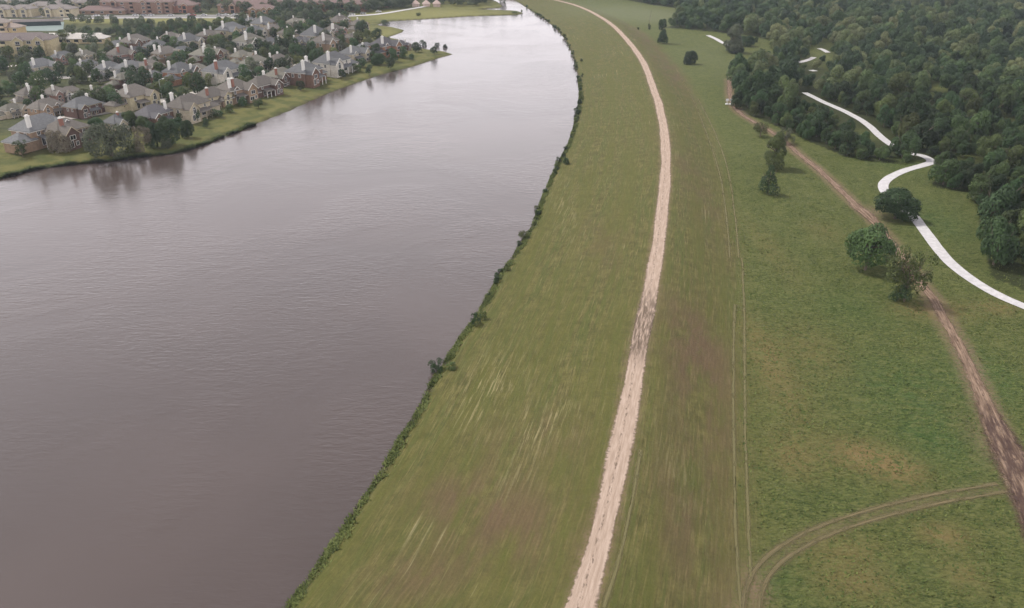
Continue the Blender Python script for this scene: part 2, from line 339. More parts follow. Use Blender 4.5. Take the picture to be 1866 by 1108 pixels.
trk = ribbon('dirt_track', DIRT, 3.9, MAT_DIRT, .05, 12, .6, wf=lambda t: .75+1.1*sstep(t2-.02, t3, t)+.55*np.exp(-((t-t1)/.022)**2)); tag(trk, kind='structure')
MAT_WORN = dirt_mat('worn_grass', (.18, .155, .082), (.12, .115, .05), (.09, .08, .04), edge=.1, strip=False, alpha=(.52, .70))
for i, sft in enumerate((-.95, .95)):
    o = ribbon('wheel_track', SIDE, 1.2, dirt_mat('side_rut', (.19, .145, .085), (.10, .095, .045), (.09, .08, .04), edge=.0, strip=False, alpha=(.50, .74)), .05, 4, .4, dshift=sft); tag(o, kind='structure')
for line_px in ([(1352,1130),(1346,1060),(1340,960),(1337,800),(1336,700),(1337,620),(1339,555)], [(1368,1060),(1364,960),(1358,800),(1357,680),(1356,560),(1352,470)],
                
                
                [(1100,1108),(1128,1020),(1150,920),(1168,820)], [(1330,470),(1324,400),(1312,320),(1290,250),(1262,180),(1240,140)], [(1346,470),(1340,400),(1326,310),(1302,240),(1272,180)]):
    ln = smooth_line([ground_at(*p, 3)[:2] for p in line_px], .9)
    o = ribbon('wheel_track', ln, .85, MAT_WORN, .05, 4, .32); tag(o, kind='structure')
cm = NT('path_concrete'); P = cm.pos()
cc = cm.mix(cm.rng(cm.noise(P, .8, 5, .6), .3, .7), (.43, .42, .425), (.54, .53, .535)); cc = cm.mix(cm.rng(cm.math('FRACT', cm.math('MULTIPLY', cm.attr('s'), 1/3.)), .985, .995), cc, (.45, .44, .43))
MAT_CONC = cm.end(cm.bsdf(cc, .8, .2))
PATHS = [[(1466,169),(1500,186),(1530,199),(1560,214),(1585,231),(1603,248),(1624,264),(1655,279),(1680,284),(1696,293),(1690,299),(1655,309),(1628,320),(1612,332),(1610,345),(1622,362),(1645,381),(1662,392),(1682,417),(1705,448),(1735,482),(1770,509),(1815,536),(1870,560),(1960,596)],
         [(1290,64.5),(1304,71),(1322,80.5),(1352,90)], [(1455,114),(1464,112),(1474,109),(1483,104.5)], [(1492,88.5),(1500,91),(1509,96)], [(1477,128),(1486,130)]]
PW = []
for p in PATHS:
    ln = smooth_line([ground_at(*q)[:2] for q in p], 1.2); PW.append(ln)
    o = ribbon('path', ln, 3.1, MAT_CONC, .07, 4, .10); tag(o, kind='structure')

# ------------------------------------------------------------ water
g = NT('lake_water'); P = g.pos()
wv = g.scale(P, (.42, 1.15, 1), (0, 0, R(7))); wa = g.noise(wv, .95, 3, .55, .5); wb = g.noise(g.scale(P, (.5, 1.3, 1), (0, 0, R(-12))), .28, 3, .5, .4)
pt = g.rng(g.noise(P, .018, 4, .55, .6), .38, .62, .15, 1)
h = g.math('MULTIPLY', g.math('ADD', wa, g.math('MULTIPLY', wb, .6)), pt)
wc = g.mix(g.rng(g.noise(P, .012, 3), .35, .65), (.056, .042, .038), (.072, .054, .049))
MAT_W = g.end(g.bsdf(wc, .16, .5, g.bump(h, .5, .18), 1.52))
lx = [GP[D['inn']][:, 0].min()-30, GP[D['inn']][:, 0].max()+10]; ly = [max(30, GP[D['inn']][:, 1].min()-20), GP[D['inn']][:, 1].max()+10]
wat = link('water', mesh('water', [(lx[0], ly[0], 0), (lx[1], ly[0], 0), (lx[1], ly[1], 0), (lx[0], ly[1], 0)], [(0, 1, 2, 3)], MAT_W)); tag(wat, kind='structure')

# ------------------------------------------------------------ foliage
def leaf_mat(name, vary=.25):
    g = NT(name); oi = g.n('ShaderNodeObjectInfo'); t = g.attr('tone')
    hv = g.n('ShaderNodeHueSaturation'); g.l(oi.outputs['Color'], hv.inputs['Color'])
    g.l(g.rng(oi.outputs['Random'], 0, 1, .485, .515, False), hv.inputs['Hue']); hv.inputs['Saturation'].default_value = .95
    g.l(g.math('MULTIPLY', g.rng(t, 0, 1, .62, 1.42, False), g.rng(oi.outputs['Random'], 0, 1, 1-vary, 1+vary, False)), hv.inputs['Value'])
    c = hv.outputs[0]; d = g.bsdf(c, .7, .25); tr = g.n('ShaderNodeBsdfTranslucent'); g.l(c, tr.inputs[0]); ms = g.n('ShaderNodeMixShader'); ms.inputs[0].default_value = .22
    g.l(d, ms.inputs[1]); g.l(tr.outputs[0], ms.inputs[2]); return g.end(ms.outputs[0])
LEAF = leaf_mat('leaves')
b = NT('bark'); BARK = b.end(b.bsdf(b.mix(b.noise(b.pos(), 4), (.07, .055, .04), (.19, .16, .12)), .9))
g = NT('forest_leaves'); oi = g.n('ShaderNodeObjectInfo'); rp = g.n('ShaderNodeValToRGB'); g.l(oi.outputs['Random'], rp.inputs[0])
for i, (p, c) in enumerate([(0, (.026, .048, .020, 1)), (.35, (.042, .078, .028, 1)), (.7, (.072, .112, .038, 1)), (1, (.150, .165, .070, 1))]):
    e = rp.color_ramp.elements[0] if i == 0 else (rp.color_ramp.elements[-1] if i == 3 else rp.color_ramp.elements.new(p)); e.position = p; e.color = c
hv = g.n('ShaderNodeHueSaturation'); g.l(rp.outputs[0], hv.inputs['Color']); g.l(g.rng(g.attr('tone'), 0, 1, .62, 1.42, False), hv.inputs['Value'])
FORESTLEAF = g.end(g.bsdf(hv.outputs[0], .7, .25))

def crown_mesh(name, seed, nl, leaf, lobes=14, shape='round', hgt=1.0):
    """unit crown: radius ~1 in plan, z from 0 to ~hgt*1.6; many small leaf clumps on uneven lobes"""
    r = np.random.default_rng(seed); L_ = []
    for i in range(lobes):
        a = r.uniform(0, 6.283); q = math.sqrt(r.uniform(0, 1))
        if shape == 'cone':
            z = r.uniform(.1, 1); rad = .72*(1-z)*q; rr = .20+.24*(1-z); L_.append((rad*math.cos(a), rad*math.sin(a), z*1.5*hgt, rr))
        elif shape == 'tall':
            z = r.uniform(.05, 1); q2 = (.72-.38*z)*q; L_.append((q2*math.cos(a), q2*math.sin(a), .15+z*1.75*hgt, r.uniform(.3, .52)*(1-.3*z)))
        elif shape == 'willow':
            z = r.uniform(.25, 1); L_.append((.66*q*math.cos(a), .66*q*math.sin(a), z*.95*hgt, r.uniform(.26, .44)))
        elif shape == 'feather':
            z = r.uniform(.2, 1); L_.append((.75*q*math.cos(a), .75*q*math.sin(a), z*1.25*hgt, r.uniform(.14, .26)))
        else:
            z = r.uniform(.2, 1); k = math.sqrt(max(.05, 1-(2*z-1.05)**2*.8)); L_.append((.62*q*k*math.cos(a), .62*q*k*math.sin(a), .18+z*1.05*hgt, r.uniform(.26, .46)))
    L_ = np.array(L_); pr = L_[:, 3]**2; pr /= pr.sum()
    n0 = int(nl*2.2); k = r.choice(lobes, n0, p=pr); d = r.normal(size=(n0, 3)); d /= np.linalg.norm(d, axis=1)[:, None]
    d[:, 2] = np.where(d[:, 2] < -.5, -d[:, 2], d[:, 2])
    p = L_[k, :3]+d*(L_[k, 3]*r.uniform(.78, 1.1, n0))[:, None]
    dist = np.linalg.norm(p[:, None]-L_[None, :, :3], axis=2)/L_[None, :, 3]; dist[np.arange(n0), k] = 9
    ok = (dist.min(1) > .72) & (p[:, 2] > .02); p, d = p[ok][:nl], d[ok][:nl]; n = len(p)
    kk_ = k[ok][:nl]; lt = r.uniform(.18, .85, lobes); nn = d+r.normal(size=(n, 3))*.34; nn[:, 2] += .2; nn /= np.linalg.norm(nn, axis=1)[:, None]
    t = np.cross(nn, r.normal(size=(n, 3))); t /= np.linalg.norm(t, axis=1)[:, None]+1e-9; bb = np.cross(nn, t)
    s = leaf*r.uniform(.55, 1.3, n)[:, None]; s2 = s*r.uniform(.5, .95, n)[:, None]
    V = np.stack([p-t*s, p-bb*s2*.9, p+t*s*.9+nn*s*.15, p+bb*s2], 1).reshape(-1, 3)
    Qd = np.arange(4*n).reshape(n, 4); me = qmesh(name, V, Qd, LEAF, False)
    attr(me, 'tone', np.repeat(np.clip(lt[kk_]+r.normal(0, .14, n), 0, 1), 4))
    return me
def trunk_mesh(name, seed, h=1.0, r0=.06, bare=False):
    r = random.Random(seed); m = MB(); top = Vector((r.uniform(-.08, .08), r.uniform(-.08, .08), h*.62)); m.tube((0, 0, -.06), (top.x*.4, top.y*.4, h*.3), r0, r0*.8); m.tube((top.x*.4, top.y*.4, h*.3), top, r0*.8, r0*.5)
    for i in range(9 if bare else 6):
        a = i*1.1+r.uniform(0, .7); z = h*r.uniform(.26, .6); b0 = Vector((0, 0, z)); l = r.uniform(.4, .75); e = b0+Vector((math.cos(a)*l, math.sin(a)*l, r.uniform(.3, .7)*h*.6)); m.tube(b0, e, r0*.45, r0*.12, 5)
        for j in range(3 if bare else 1):
            q = b0.lerp(e, r.uniform(.4, .8)); a2 = a+r.uniform(-1, 1); m.tube(q, q+Vector((math.cos(a2)*.3, math.sin(a2)*.3, r.uniform(.1, .35))), r0*.2, r0*.06, 4)
    return m.mesh(name, BARK)
CR = [crown_mesh('crown_round', 10+i, 2800, .058, 11+i % 4, 'round', [1, .85, 1.1, .95, 1.2, .8][i]) for i in range(6)]
CRF = [crown_mesh('crown_fine', 30+i, 9000, .042, 22+3*i, 'round', [1, 1.15, .9][i]) for i in range(3)]
CRS = [crown_mesh('crown_garden', 60+i, 1300, .068, 9+i % 3, 'round', [1, .9, 1.15, .8][i]) for i in range(4)]
CRT = [crown_mesh('crown_tall', 80+i, 8000, .046, 26, 'tall', 1.0) for i in range(2)]
CRC = crown_mesh('crown_cone', 51, 3600, .042, 26, 'cone', 1.15)
CRW = [crown_mesh('crown_willow', 53+i, 4200, .044, 22, 'willow', 1.1) for i in range(2)]
CRFE = [crown_mesh('crown_feathery', 56+i, 4200, .034, 30, 'feather', 1.1) for i in range(3)]
TR = [trunk_mesh('trunk', i) for i in range(3)]; TRB = trunk_mesh('trunk_bare', 9, 1.0, .05, True)
TONES = {'dark green': (.032, .056, .020), 'deep green': (.040, .074, .024), 'mid green': (.064, .102, .030), 'yellow green': (.115, .135, .042), 'grey green': (.092, .108, .062), 'pale brown': (.17, .145, .10), 'olive green': (.080, .105, .030)}
TREES = []
def tree(name, x, y, z, rad, hgt, crown, tone, label, cat='tree', group=None, trunk=None, base=.22, rz=None):
    """rad crown radius, hgt total height, base = clear stem share"""
    o = empty(name, (x, y, z-.05), random.uniform(0, 6.28) if rz is None else rz)
    tag(o, label, cat, group)
    zs = (max(v.co.z for v in crown.vertices), min(v.co.z for v in crown.vertices)) if crown.name not in ZC else ZC[crown.name]; ZC[crown.name] = zs; fz_ = hgt*(1-base)/(zs[0]-zs[1])
    c = link('crown', crown, o); c.location = (0, 0, hgt*base-zs[1]*fz_); c.scale = (rad*random.uniform(.92, 1.08), rad*random.uniform(.92, 1.08), fz_)
    v = random.uniform(.88, 1.12); c.color = (*[q*v for q in TONES[tone]], 1)
    if trunk:
        t = link('trunk', trunk, o); t.scale = (rad, rad, hgt*.85)
    TREES.append((x, y, rad, hgt, o)); return o
ZC = {}
def tree_px(name, px, py, wpx, hpx, crown, tone, label, cat='tree', group=None, trunk=None, base=.15):
    x, y, z = ground_at(px, py); dep = proj(x, y, z)[2]; s = dep/F; ang = math.atan2(CAMH, y)
    rad = wpx*s/2*.98; hh = max((hpx*s-rad*math.sin(ang)*.8)/math.cos(ang), hpx*s*.7)
    return tree(name, x, y, z, rad, hh, crown, tone, label, cat, group, trunk, base)

# single trees on the open land right of the levee
S = tree_px
S('tree', 1206, 79, 27, 44, CRT[1], 'dark green', 'tall ragged dark tree, the one nearest the levee road beyond its bend', trunk=TR[0], base=.02)
S('shrub', 1183, 54, 8, 11, CRS[0], 'dark green', 'small dark bush at the foot of the thin leaning pole', 'shrub', base=0)
S('shrub', 1163, 54, 5, 5, CRS[1], 'dark green', 'tiny round bush alone in the grass left of the thin pole', 'shrub', base=0)
S('tree', 1257, 117, 30, 27, CRF[0], 'dark green', 'squat bushy dark tree alone in the middle of the far meadow', trunk=TR[1], base=.0)
S('tree', 1334, 96, 42, 54, CRT[0], 'grey green', 'tall grey-green tree at the right end of the short white path', trunk=TR[1], base=.03)
S('shrub', 1342, 97, 34, 15, CRF[2], 'dark green', 'low dark bush spread round the foot of the tall grey-green tree', 'shrub', base=0)
S('tree', 1360, 84, 36, 22, CRF[2], 'dark green', 'broad dark tree close behind the tall grey-green tree', trunk=TR[1], base=.02)
S('shrub', 1378, 78, 11, 12, CRS[1], 'dark green', 'small dark bush right of the broad dark tree in the far meadow', 'shrub', base=0)
S('tree', 1409, 306, 56, 72, CRT[0], 'olive green', 'tall bushy olive tree left of the dirt track, above the dark cone-shaped one', trunk=TR[0], base=.04)
S('tree', 1385, 249, 36, 30, CRFE[0], 'olive green', 'thin open-crowned tree by the dirt track behind the tall olive tree', trunk=TR[0], base=.12)
S('tree', 1430, 262, 42, 32, CRFE[1], 'grey green', 'loose pale tree right of the dirt track, behind the tall olive tree', trunk=TR[0], base=.12)
S('tree', 1399, 353, 46, 58, CRC, 'dark green', 'dark cone-shaped tree standing alone in the meadow left of the dirt track', trunk=TR[0], base=.03)
S('tree', 1630, 398, 86, 66, CRF[0], 'dark green', 'dark round tree between the two visible stretches of white path', trunk=TR[2], base=.06)
S('tree', 1576, 492, 90, 96, CRF[2], 'mid green', 'round mid-green tree with pale trunk left of the dirt track', trunk=TR[1], base=.12)
S('tree', 1647, 549, 92, 112, CRFE[2], 'olive green', 'thin-crowned tree over the dirt track, beside the round mid-green tree', trunk=TRB, base=.16)
S('shrub', 1640, 549, 48, 40, CRFE[0], 'dark green', 'dark bush at the foot of the thin-crowned tree by the dirt track', 'shrub', base=0)
x, y, z = ground_at(1181, 52)
pm = MB(); pm.tube((0, 0, 0), (1.6, 0, 12.5), .16, .09); po = link('pole', pm.mesh('pole', BARK)); po.location = (x, y, z); tag(po, 'thin dark pole leaning over a small bush in the far field', 'pole')

# the wood: crowns sampled over its ground, clear of the visible stretches of path and of the clearings
vis = []
for ln, ok in zip(PW, [lambda q: True]*5):
    for p in ln[::2]:
        q = proj(p[0], p[1], 1.0)
        if ok(q): vis.append(q)
vis = [q for q in vis if not (1626 < q[0] < 1674 and 262 < q[1] < 285)]
vis += [(px, py, unp(px, py, 1)[1]) for px, py in [(1328,184),(1321,190),(1333,186),(1331,150),(1331,165),(1336,198),(1512,104),(1500,118),(1506,124),(1478,80),(1500,76),(1486,136),(1700,158),(1712,162),(1725,166),(1850,215),(1838,214),(1755,284),(1790,289),(1765,285),(1780,287),(1440,205),(1560,235),(1655,295),(1640,290)]]
vis = np.array(vis)
mn, mxx = WOOD.min(0), WOOD.max(0); cand = []
cell = {}
def near_ok(x, y, d):
    i, j = int(x//8), int(y//8)
    for a in (-1, 0, 1):
        for b2 in (-1, 0, 1):
            for (u, v, dd_) in cell.get((i+a, j+b2), ()):
                if (u-x)**2+(v-y)**2 < (min(d, dd_))**2: return False
    return True
r = random.Random(5); pts = []
for _ in range(60000):
    yy = r.uniform(180, 1250); xx = r.uniform(20, .78*yy+60)
    pts.append((xx, yy))
pts = np.array(pts); pts = pts[inside(pts, WOOD)]
forest = []
for x, y in pts:
    rad = (r.uniform(2.6, 6.2) if r.random() < .8 else r.uniform(2, 3))*(1+.1*(y > 500)); hh = rad*r.uniform(1.75, 2.5)
    if not near_ok(x, y, rad*1.72): continue
    px, py, dep = proj(x, y, 1.0+hh*.55); rp_ = rad*.85*F/dep; rv = hh*.42*F/dep+1
    m = (np.abs(vis[:, 0]-px) < rp_) & (np.abs(vis[:, 1]-py) < rv) & (vis[:, 2] > dep-8)
    if m.any(): continue
    if any((x-tx)**2+(y-ty)**2 < (rad+tr)**2*.7 for tx, ty, tr, *_ in TREES): continue
    dpath = min(np.min(np.hypot(ln[:, 0]-x, ln[:, 1]-y)) for ln in PW)
    if dpath < rad*.7+1.8: continue
    cell.setdefault((int(x//8), int(y//8)), []).append((x, y, rad*1.72)); forest.append((x, y, rad, hh, px, py, dep))
infr = [t for t in forest if -30 < t[4] < W0+20 and t[5] > -10]
infr.sort(key=lambda t: t[6]); near = infr[:262]; nearset = set(map(id, near)); farf = [t for t in forest if id(t) not in nearset]
LM = [(1340,170,'the two white marker signs'),(1400,160,'the top end of the dirt track'),(1470,170,'the hidden end of the white path'),(1530,200,'the narrow stretch of white path'),(1600,245,'the wide stretch of white path'),(1640,275,'the gap in the white path'),(1560,285,'the meadow strip below the white path'),(1700,297,'the sharp bend of the white path'),(1750,350,'the grass inside the path bend'),(1480,120,'the small clearing with path pieces'),(1712,160,'the little grass gap in the wood'),(1770,286,'the grass ride in the wood'),(1866,200,'the upper right picture edge'),(1866,330,'the middle right picture edge'),(1866,480,'the lower right picture edge'),(1560,120,'the middle of the far wood'),(1800,120,'the far right of the wood')]
used = {}
for x, y, rad, hh, px, py, dep in near:
    tone = r.choice(['dark green', 'deep green', 'deep green', 'mid green', 'dark green', 'olive green'])
    lm = min(LM, key=lambda q: (q[0]-px)**2+((q[1]-py)*1.6)**2); dx, dy = px-lm[0], py-lm[1]
    relw = 'beside' if abs(dx)+abs(dy) < 18 else ('left of' if dx < -abs(dy) else 'right of' if dx > abs(dy) else 'above' if dy < 0 else 'below')
    size = 'small' if rad < 3.5 else 'large' if rad > 4.4 else 'middling'
    shape = 'tall' if hh/rad > 2.2 else 'broad' if hh/rad < 1.95 else 'rounded'
    lab = '%s %s %s tree %s %s' % (size, shape, tone, relw, lm[2]); used.setdefault(lab, []).append(1)
    tree('forest_tree', x, y, float(mesh_z([(x, y)])[0]), rad, hh, r.choice(CR), tone, lab, 'tree', 'trees of the wood', r.choice(TR), .07)

def scatter_trees(name, lst, crowns, mat):
    P = [(x, y, z) for x, y, z, *_ in lst]; Z = [max(v.co.z for v in c.data.vertices) for c in crowns]
    me = bpy.data.meshes.new(name); P = np.asarray(P, np.float32); me.vertices.add(len(P)); me.vertices.foreach_set('co', P.ravel())
    idx = np.array([random.randrange(len(crowns)) for _ in lst], np.int32)
    sc = np.array([(q[3], q[3], q[4]/Z[i]) for q, i in zip(lst, idx)], np.float32)
    me.attributes.new('sc', 'FLOAT_VECTOR', 'POINT').data.foreach_set('vector', sc.ravel())
    me.attributes.new('ix', 'INT', 'POINT').data.foreach_set('value', idx)
    me.materials.append(mat)
    o = link(name, me); ng = bpy.data.node_groups.new(name, 'GeometryNodeTree')
    ng.interface.new_socket('Geometry', in_out='INPUT', socket_type='NodeSocketGeometry'); ng.interface.new_socket('Geometry', in_out='OUTPUT', socket_type='NodeSocketGeometry')
    n = ng.nodes.new; l = ng.links.new; gi = n('NodeGroupInput'); go = n('NodeGroupOutput'); jg = n('GeometryNodeJoinGeometry')
    ixa = n('GeometryNodeInputNamedAttribute'); ixa.data_type = 'INT'; ixa.inputs[0].default_value = 'ix'
    sca = n('GeometryNodeInputNamedAttribute'); sca.data_type = 'FLOAT_VECTOR'; sca.inputs[0].default_value = 'sc'
    rv = n('FunctionNodeRandomValue'); rv.data_type = 'FLOAT_VECTOR'; rv.inputs[0].default_value = (0, 0, 0); rv.inputs[1].default_value = (.12, .12, 6.28)
    for k, c in enumerate(crowns):
        oi = n('GeometryNodeObjectInfo'); oi.inputs['Object'].default_value = c; oi.transform_space = 'ORIGINAL'
        cmp = n('FunctionNodeCompare'); cmp.data_type = 'INT'; cmp.operation = 'EQUAL'
        ins = [s for s in cmp.inputs if s.type == 'INT']; l(ixa.outputs['Attribute'], ins[0]); ins[1].default_value = k
        ip = n('GeometryNodeInstanceOnPoints'); l(gi.outputs[0], ip.inputs['Points']); l(cmp.outputs[0], ip.inputs['Selection']); l(oi.outputs['Geometry'], ip.inputs['Instance'])
        l(rv.outputs[0], ip.inputs['Rotation']); l(sca.outputs['Attribute'], ip.inputs['Scale']); l(ip.outputs[0], jg.inputs[0])
    sm = n('GeometryNodeSetMaterial'); sm.inputs['Material'].default_value = mat; l(jg.outputs[0], sm.inputs[0]); l(sm.outputs[0], go.inputs[0])
    md_ = o.modifiers.new('scatter', 'NODES'); md_.node_group = ng
    return o
protos = []
for cme in CR[:4]:
    for t in TREES:
        c = t[4].children[0] if t[4].children else None
        if c and c.data == cme: protos.append(c); break
fz = mesh_z([(t[0], t[1]) for t in farf])
ff = scatter_trees('forest', [(t[0], t[1], z, t[2]*1.06, t[3]) for t, z in zip(farf, fz)], protos, FORESTLEAF)
tag(ff, 'far part of the dense dark green wood reaching to the top right corner', 'forest', kind='stuff')
print('forest near', len(near), 'far', len(farf), 'labels', len(used))

#@@NB_BEGIN
# ------------------------------------------------------------ materials of the houses
def oc(g): return g.n('ShaderNodeObjectInfo').outputs['Color']
def tint(name, kind):
    g = NT(name); P = g.n('ShaderNodeTexCoord').outputs['Object']
    if kind == 'roof':
        n = g.noise(P, 1.3, 5, .75); n2 = g.noise(g.scale(P, (1, 1, 5)), 2.5, 3, .7); f = g.math('ADD', g.math('MULTIPLY', n, .6), g.math('MULTIPLY', n2, .5))
        return g.end(g.bsdf(g.mix(g.rng(f, .35, .75), g.mix(1.0, oc(g), (.68, .68, .68), 'MULTIPLY'), g.mix(1.0, oc(g), (1.15, 1.13, 1.1), 'MULTIPLY')), .9, .2))
    if kind == 'wall':
        bt = g.n('ShaderNodeTexBrick'); g.l(g.scale(P, (1, 1, 1), (math.pi/2, 0, .3)), bt.inputs[0]); bt.inputs['Scale'].default_value = 3
        n = g.noise(P, .9, 4, .7); c = g.mix(g.rng(n, .3, .7), g.mix(1.0, oc(g), (.78, .76, .74), 'MULTIPLY'), g.mix(1.0, oc(g), (1.08, 1.06, 1.04), 'MULTIPLY'))
        return g.end(g.bsdf(g.mix(.18, c, g.mix(1.0, c, bt.outputs[0], 'MULTIPLY')), .9, .15))
    n = g.noise(P, 2, 4, .7); return g.end(g.bsdf(g.mix(n, g.mix(1.0, oc(g), (.85, .85, .85), 'MULTIPLY'), oc(g)), .7, .25))
ROOF, WALL, PAINT = tint('shingle_roof', 'roof'), tint('brick_wall', 'wall'), tint('painted_wood', 'paint')
g = NT('window_glass'); GLASS = g.end(g.bsdf((.02, .024, .028), .12, .5))

def hip(m, cx, cy, lx, ly, z, slope=.62, ov=.5, M=None):
    a, b = lx/2+ov, ly/2+ov; h = min(a, b)*slope; rx, ry = max(a-b, .02), max(b-a, .02)
    v = [(cx-a, cy-b, z), (cx+a, cy-b, z), (cx+a, cy+b, z), (cx-a, cy+b, z)]
    t = .16; v += [(p[0], p[1], z+t) for p in v]
    if a >= b: v += [(cx-rx, cy, z+t+h), (cx+rx, cy, z+t+h)]; f = [(4,5,9,8), (6,7,8,9), (5,6,9), (7,4,8)]
    else: v += [(cx, cy-ry, z+t+h), (cx, cy+ry, z+t+h)]; f = [(4,5,8), (6,7,9), (5,6,9,8), (7,4,8,9)]
    m.add(v, f+[(3,2,1,0),(0,1,5,4),(1,2,6,5),(2,3,7,6),(3,0,4,7)]); return z+t+h
def gable(m, mw, mt, cx, cy, lx, ly, z, slope=.9, ov=.4, front=-1):
    """gable with ridge along y; the gable wall faces front; rakes trimmed"""
    a = lx/2; h = a*slope; y0 = cy+front*ly/2; y1 = cy-front*ly/2; t = .16
    ao = a+ov; zl = z-ov*slope; yo = y0+front*ov
    v = [(cx-ao, yo, zl), (cx, yo, z+h), (cx+ao, yo, zl), (cx-ao, y1, zl), (cx, y1, z+h), (cx+ao, y1, zl)]; v += [(p[0], p[1], p[2]+t) for p in v]
    m.add(v, [(0,1,4,3),(1,2,5,4),(9,10,7,6),(10,11,8,7),(0,6,7,1),(1,7,8,2),(3,4,10,9),(4,5,11,10),(0,3,9,6),(2,8,11,5)])
    mw.add([(cx-a, y0, z), (cx+a, y0, z), (cx, y0, z+h), (cx-a, y1, z), (cx+a, y1, z), (cx, y1, z+h)], [(0,1,2),(4,3,5),(1,4,5,2),(3,0,2,5),(0,3,4,1)])
    yy = yo+front*.06
    for s in (-1, 1):
        p = [(cx+s*ao, yy, zl-.12), (cx, yy, z+h-.12), (cx, yy, z+h+t+.03), (cx+s*ao, yy, zl+t+.03)]; q = [(x_, yy-front*.1, z_) for x_, _, z_ in p]
        mt.add(p+q, [(0,1,2,3),(7,6,5,4),(0,4,5,1),(2,6,7,3),(1,5,6,2),(3,7,4,0)])
    return z+h
def win_mesh(w_, h_, arch=False):
    fr = MB(); t = .13
    fr.box(0, 0, 0, w_+2*t, .12, t); fr.box(0, 0, h_+t, w_+2*t, .12, t); fr.box(-(w_+t)/2, 0, t, t, .12, h_); fr.box((w_+t)/2, 0, t, t, .12, h_); fr.box(0, 0, t, .07, .10, h_)
    if arch:
        for i in range(8):
            a0, a1 = math.pi*i/8, math.pi*(i+1)/8; fr.tube(((w_/2+.06)*math.cos(a0), 0, h_+2*t+(w_/2)*math.sin(a0)), ((w_/2+.06)*math.cos(a1), 0, h_+2*t+(w_/2)*math.sin(a1)), .07, .07, 5)
    pn = MB(); pn.box(0, .005, t, w_, .05, h_)
    if arch:
        v = [(0, -.02, h_+2*t)]+[(w_/2*math.cos(math.pi*i/8), -.02, h_+2*t+w_/2*math.sin(math.pi*i/8)) for i in range(9)]; pn.add(v, [(0, i, i+1) for i in range(1, 9)])
    return fr.mesh('window', PAINT), pn.mesh('pane', GLASS)
WM = {'small': win_mesh(1.0, 1.3), 'wide': win_mesh(2.1, 1.4), 'tall': win_mesh(1.3, 2.2), 'arch': win_mesh(1.5, 1.7, True)}
def make_variant(k):
    """returns mesh data of one house plan: local x along the street, -y towards the camera side"""
    r = random.Random(100+k); Lx = r.uniform(12.5, 16); Ly = r.uniform(8.5, 10.5); ev = 5.5
    wl, rf, tm = MB(), MB(), MB(); wins = []
    wl.box(0, 0, -.6, Lx, Ly, ev+.6); tm.box(0, 0, ev-.28, Lx+.7, Ly+.7, .27)
    top = hip(rf, 0, 0, Lx, Ly, ev, r.uniform(.6, .74))
    s = r.choice((-1, 1)); fy = -Ly/2
    wx = s*(Lx/2-r.uniform(2.8, 3.6)); wl_, wd_ = r.uniform(4.6, 5.6), 3.2
    wl.box(wx, fy-wd_/2+.3, -.55, wl_, wd_+.6, 5.3+.5); gable(rf, wl, tm, wx, fy-wd_/2+1.7, wl_, wd_+3.4, 5.25, r.uniform(.75, 1.0))
    wins += [('arch' if k % 2 else 'wide', wx, fy-wd_-.02, 3.1, 0), ('tall' if k % 3 else 'wide', wx-.9, fy-wd_-.02, .5, 0), ('small', wx+1.3, fy-wd_-.02, .9, 0)]
    gx_ = -s*(Lx/2+r.uniform(1.6, 2.4)); gl, gd = r.uniform(6.0, 7.4), r.uniform(6.2, 7.6); gy_ = r.uniform(-2.0, 2.2)
    wl.box(gx_, gy_, -.5, gl, gd, 3.4); tm.box(gx_, gy_, 2.65, gl+.66, gd+.66, .24); hip(rf, gx_, gy_, gl, gd, 2.9, .62)
    ph = r.uniform(2.4, 3.2); px_ = -s*(Lx*.12); pl = Lx*.42                  # low lean-to porch roof
    rf.add([(px_-pl/2, fy-ph, 2.75), (px_+pl/2, fy-ph, 2.75), (px_+pl/2, fy+.05, 3.7), (px_-pl/2, fy+.05, 3.7), (px_-pl/2, fy-ph, 2.93), (px_+pl/2, fy-ph, 2.93), (px_+pl/2, fy+.05, 3.88), (px_-pl/2, fy+.05, 3.88)], [(3,2,1,0),(4,5,6,7),(0,1,5,4),(1,2,6,5),(2,3,7,6),(3,0,4,7)])
    for q in (-pl/2+.2, 0, pl/2-.2): tm.box(px_+q, fy-ph+.2, -.4, .24, .24, 3.13)
    for i, q in enumerate((-.3, -.06, .2)): wins.append((('small', 'wide', 'small')[i], -s*Lx*.02+q*Lx*-s if abs(-s*Lx*.02+q*Lx*-s-wx) > 3.6 else -s*Lx*.3, fy-.03, 3.85, 0))
    wins += [('tall', px_-1.4, fy-.03, .35, 0), ('wide', px_+1.6, fy-.03, .7, 0)]
    wins += [('small', Lx/2+.03, -1.9, 3.4, 1), ('small', Lx/2+.03, 1.6, 3.4, 1), ('small', -Lx/2-.03, 1.2, 3.4, -1), ('small', -Lx/2-.03, -2.2, 3.4, -1)]
    if k % 3 == 0:                                                      # a second cross gable on the roof
        dx = -s*Lx*.22; gable(rf, wl, tm, dx, fy+1.6, 3.0, 3.4, ev+.12, .8, .3); wins.append(('small', dx, fy-.13, ev-.6, 0)) if False else None
    # remove duplicates standing on the same spot
    ww = []
    for w_ in wins:
        if all(abs(w_[1]-q[1])+abs(w_[2]-q[2])*2+abs(w_[3]-q[3]) > 1.9 for q in ww): ww.append(w_)
    return dict(wall=wl.mesh('wall', WALL), roof=rf.mesh('roof', ROOF), trim=tm.mesh('trim', PAINT), wins=ww, Lx=Lx, Ly=Ly, top=top, tot=Lx+gl*.55+1)
VAR = [make_variant(k) for k in range(8)]
def chim_mesh(h, w_=1.15, d=.9):
    m = MB(); m.box(0, 0, 0, w_, d, h); return m.mesh('chimney', PAINT)
CH = {10.8: chim_mesh(9.9)}
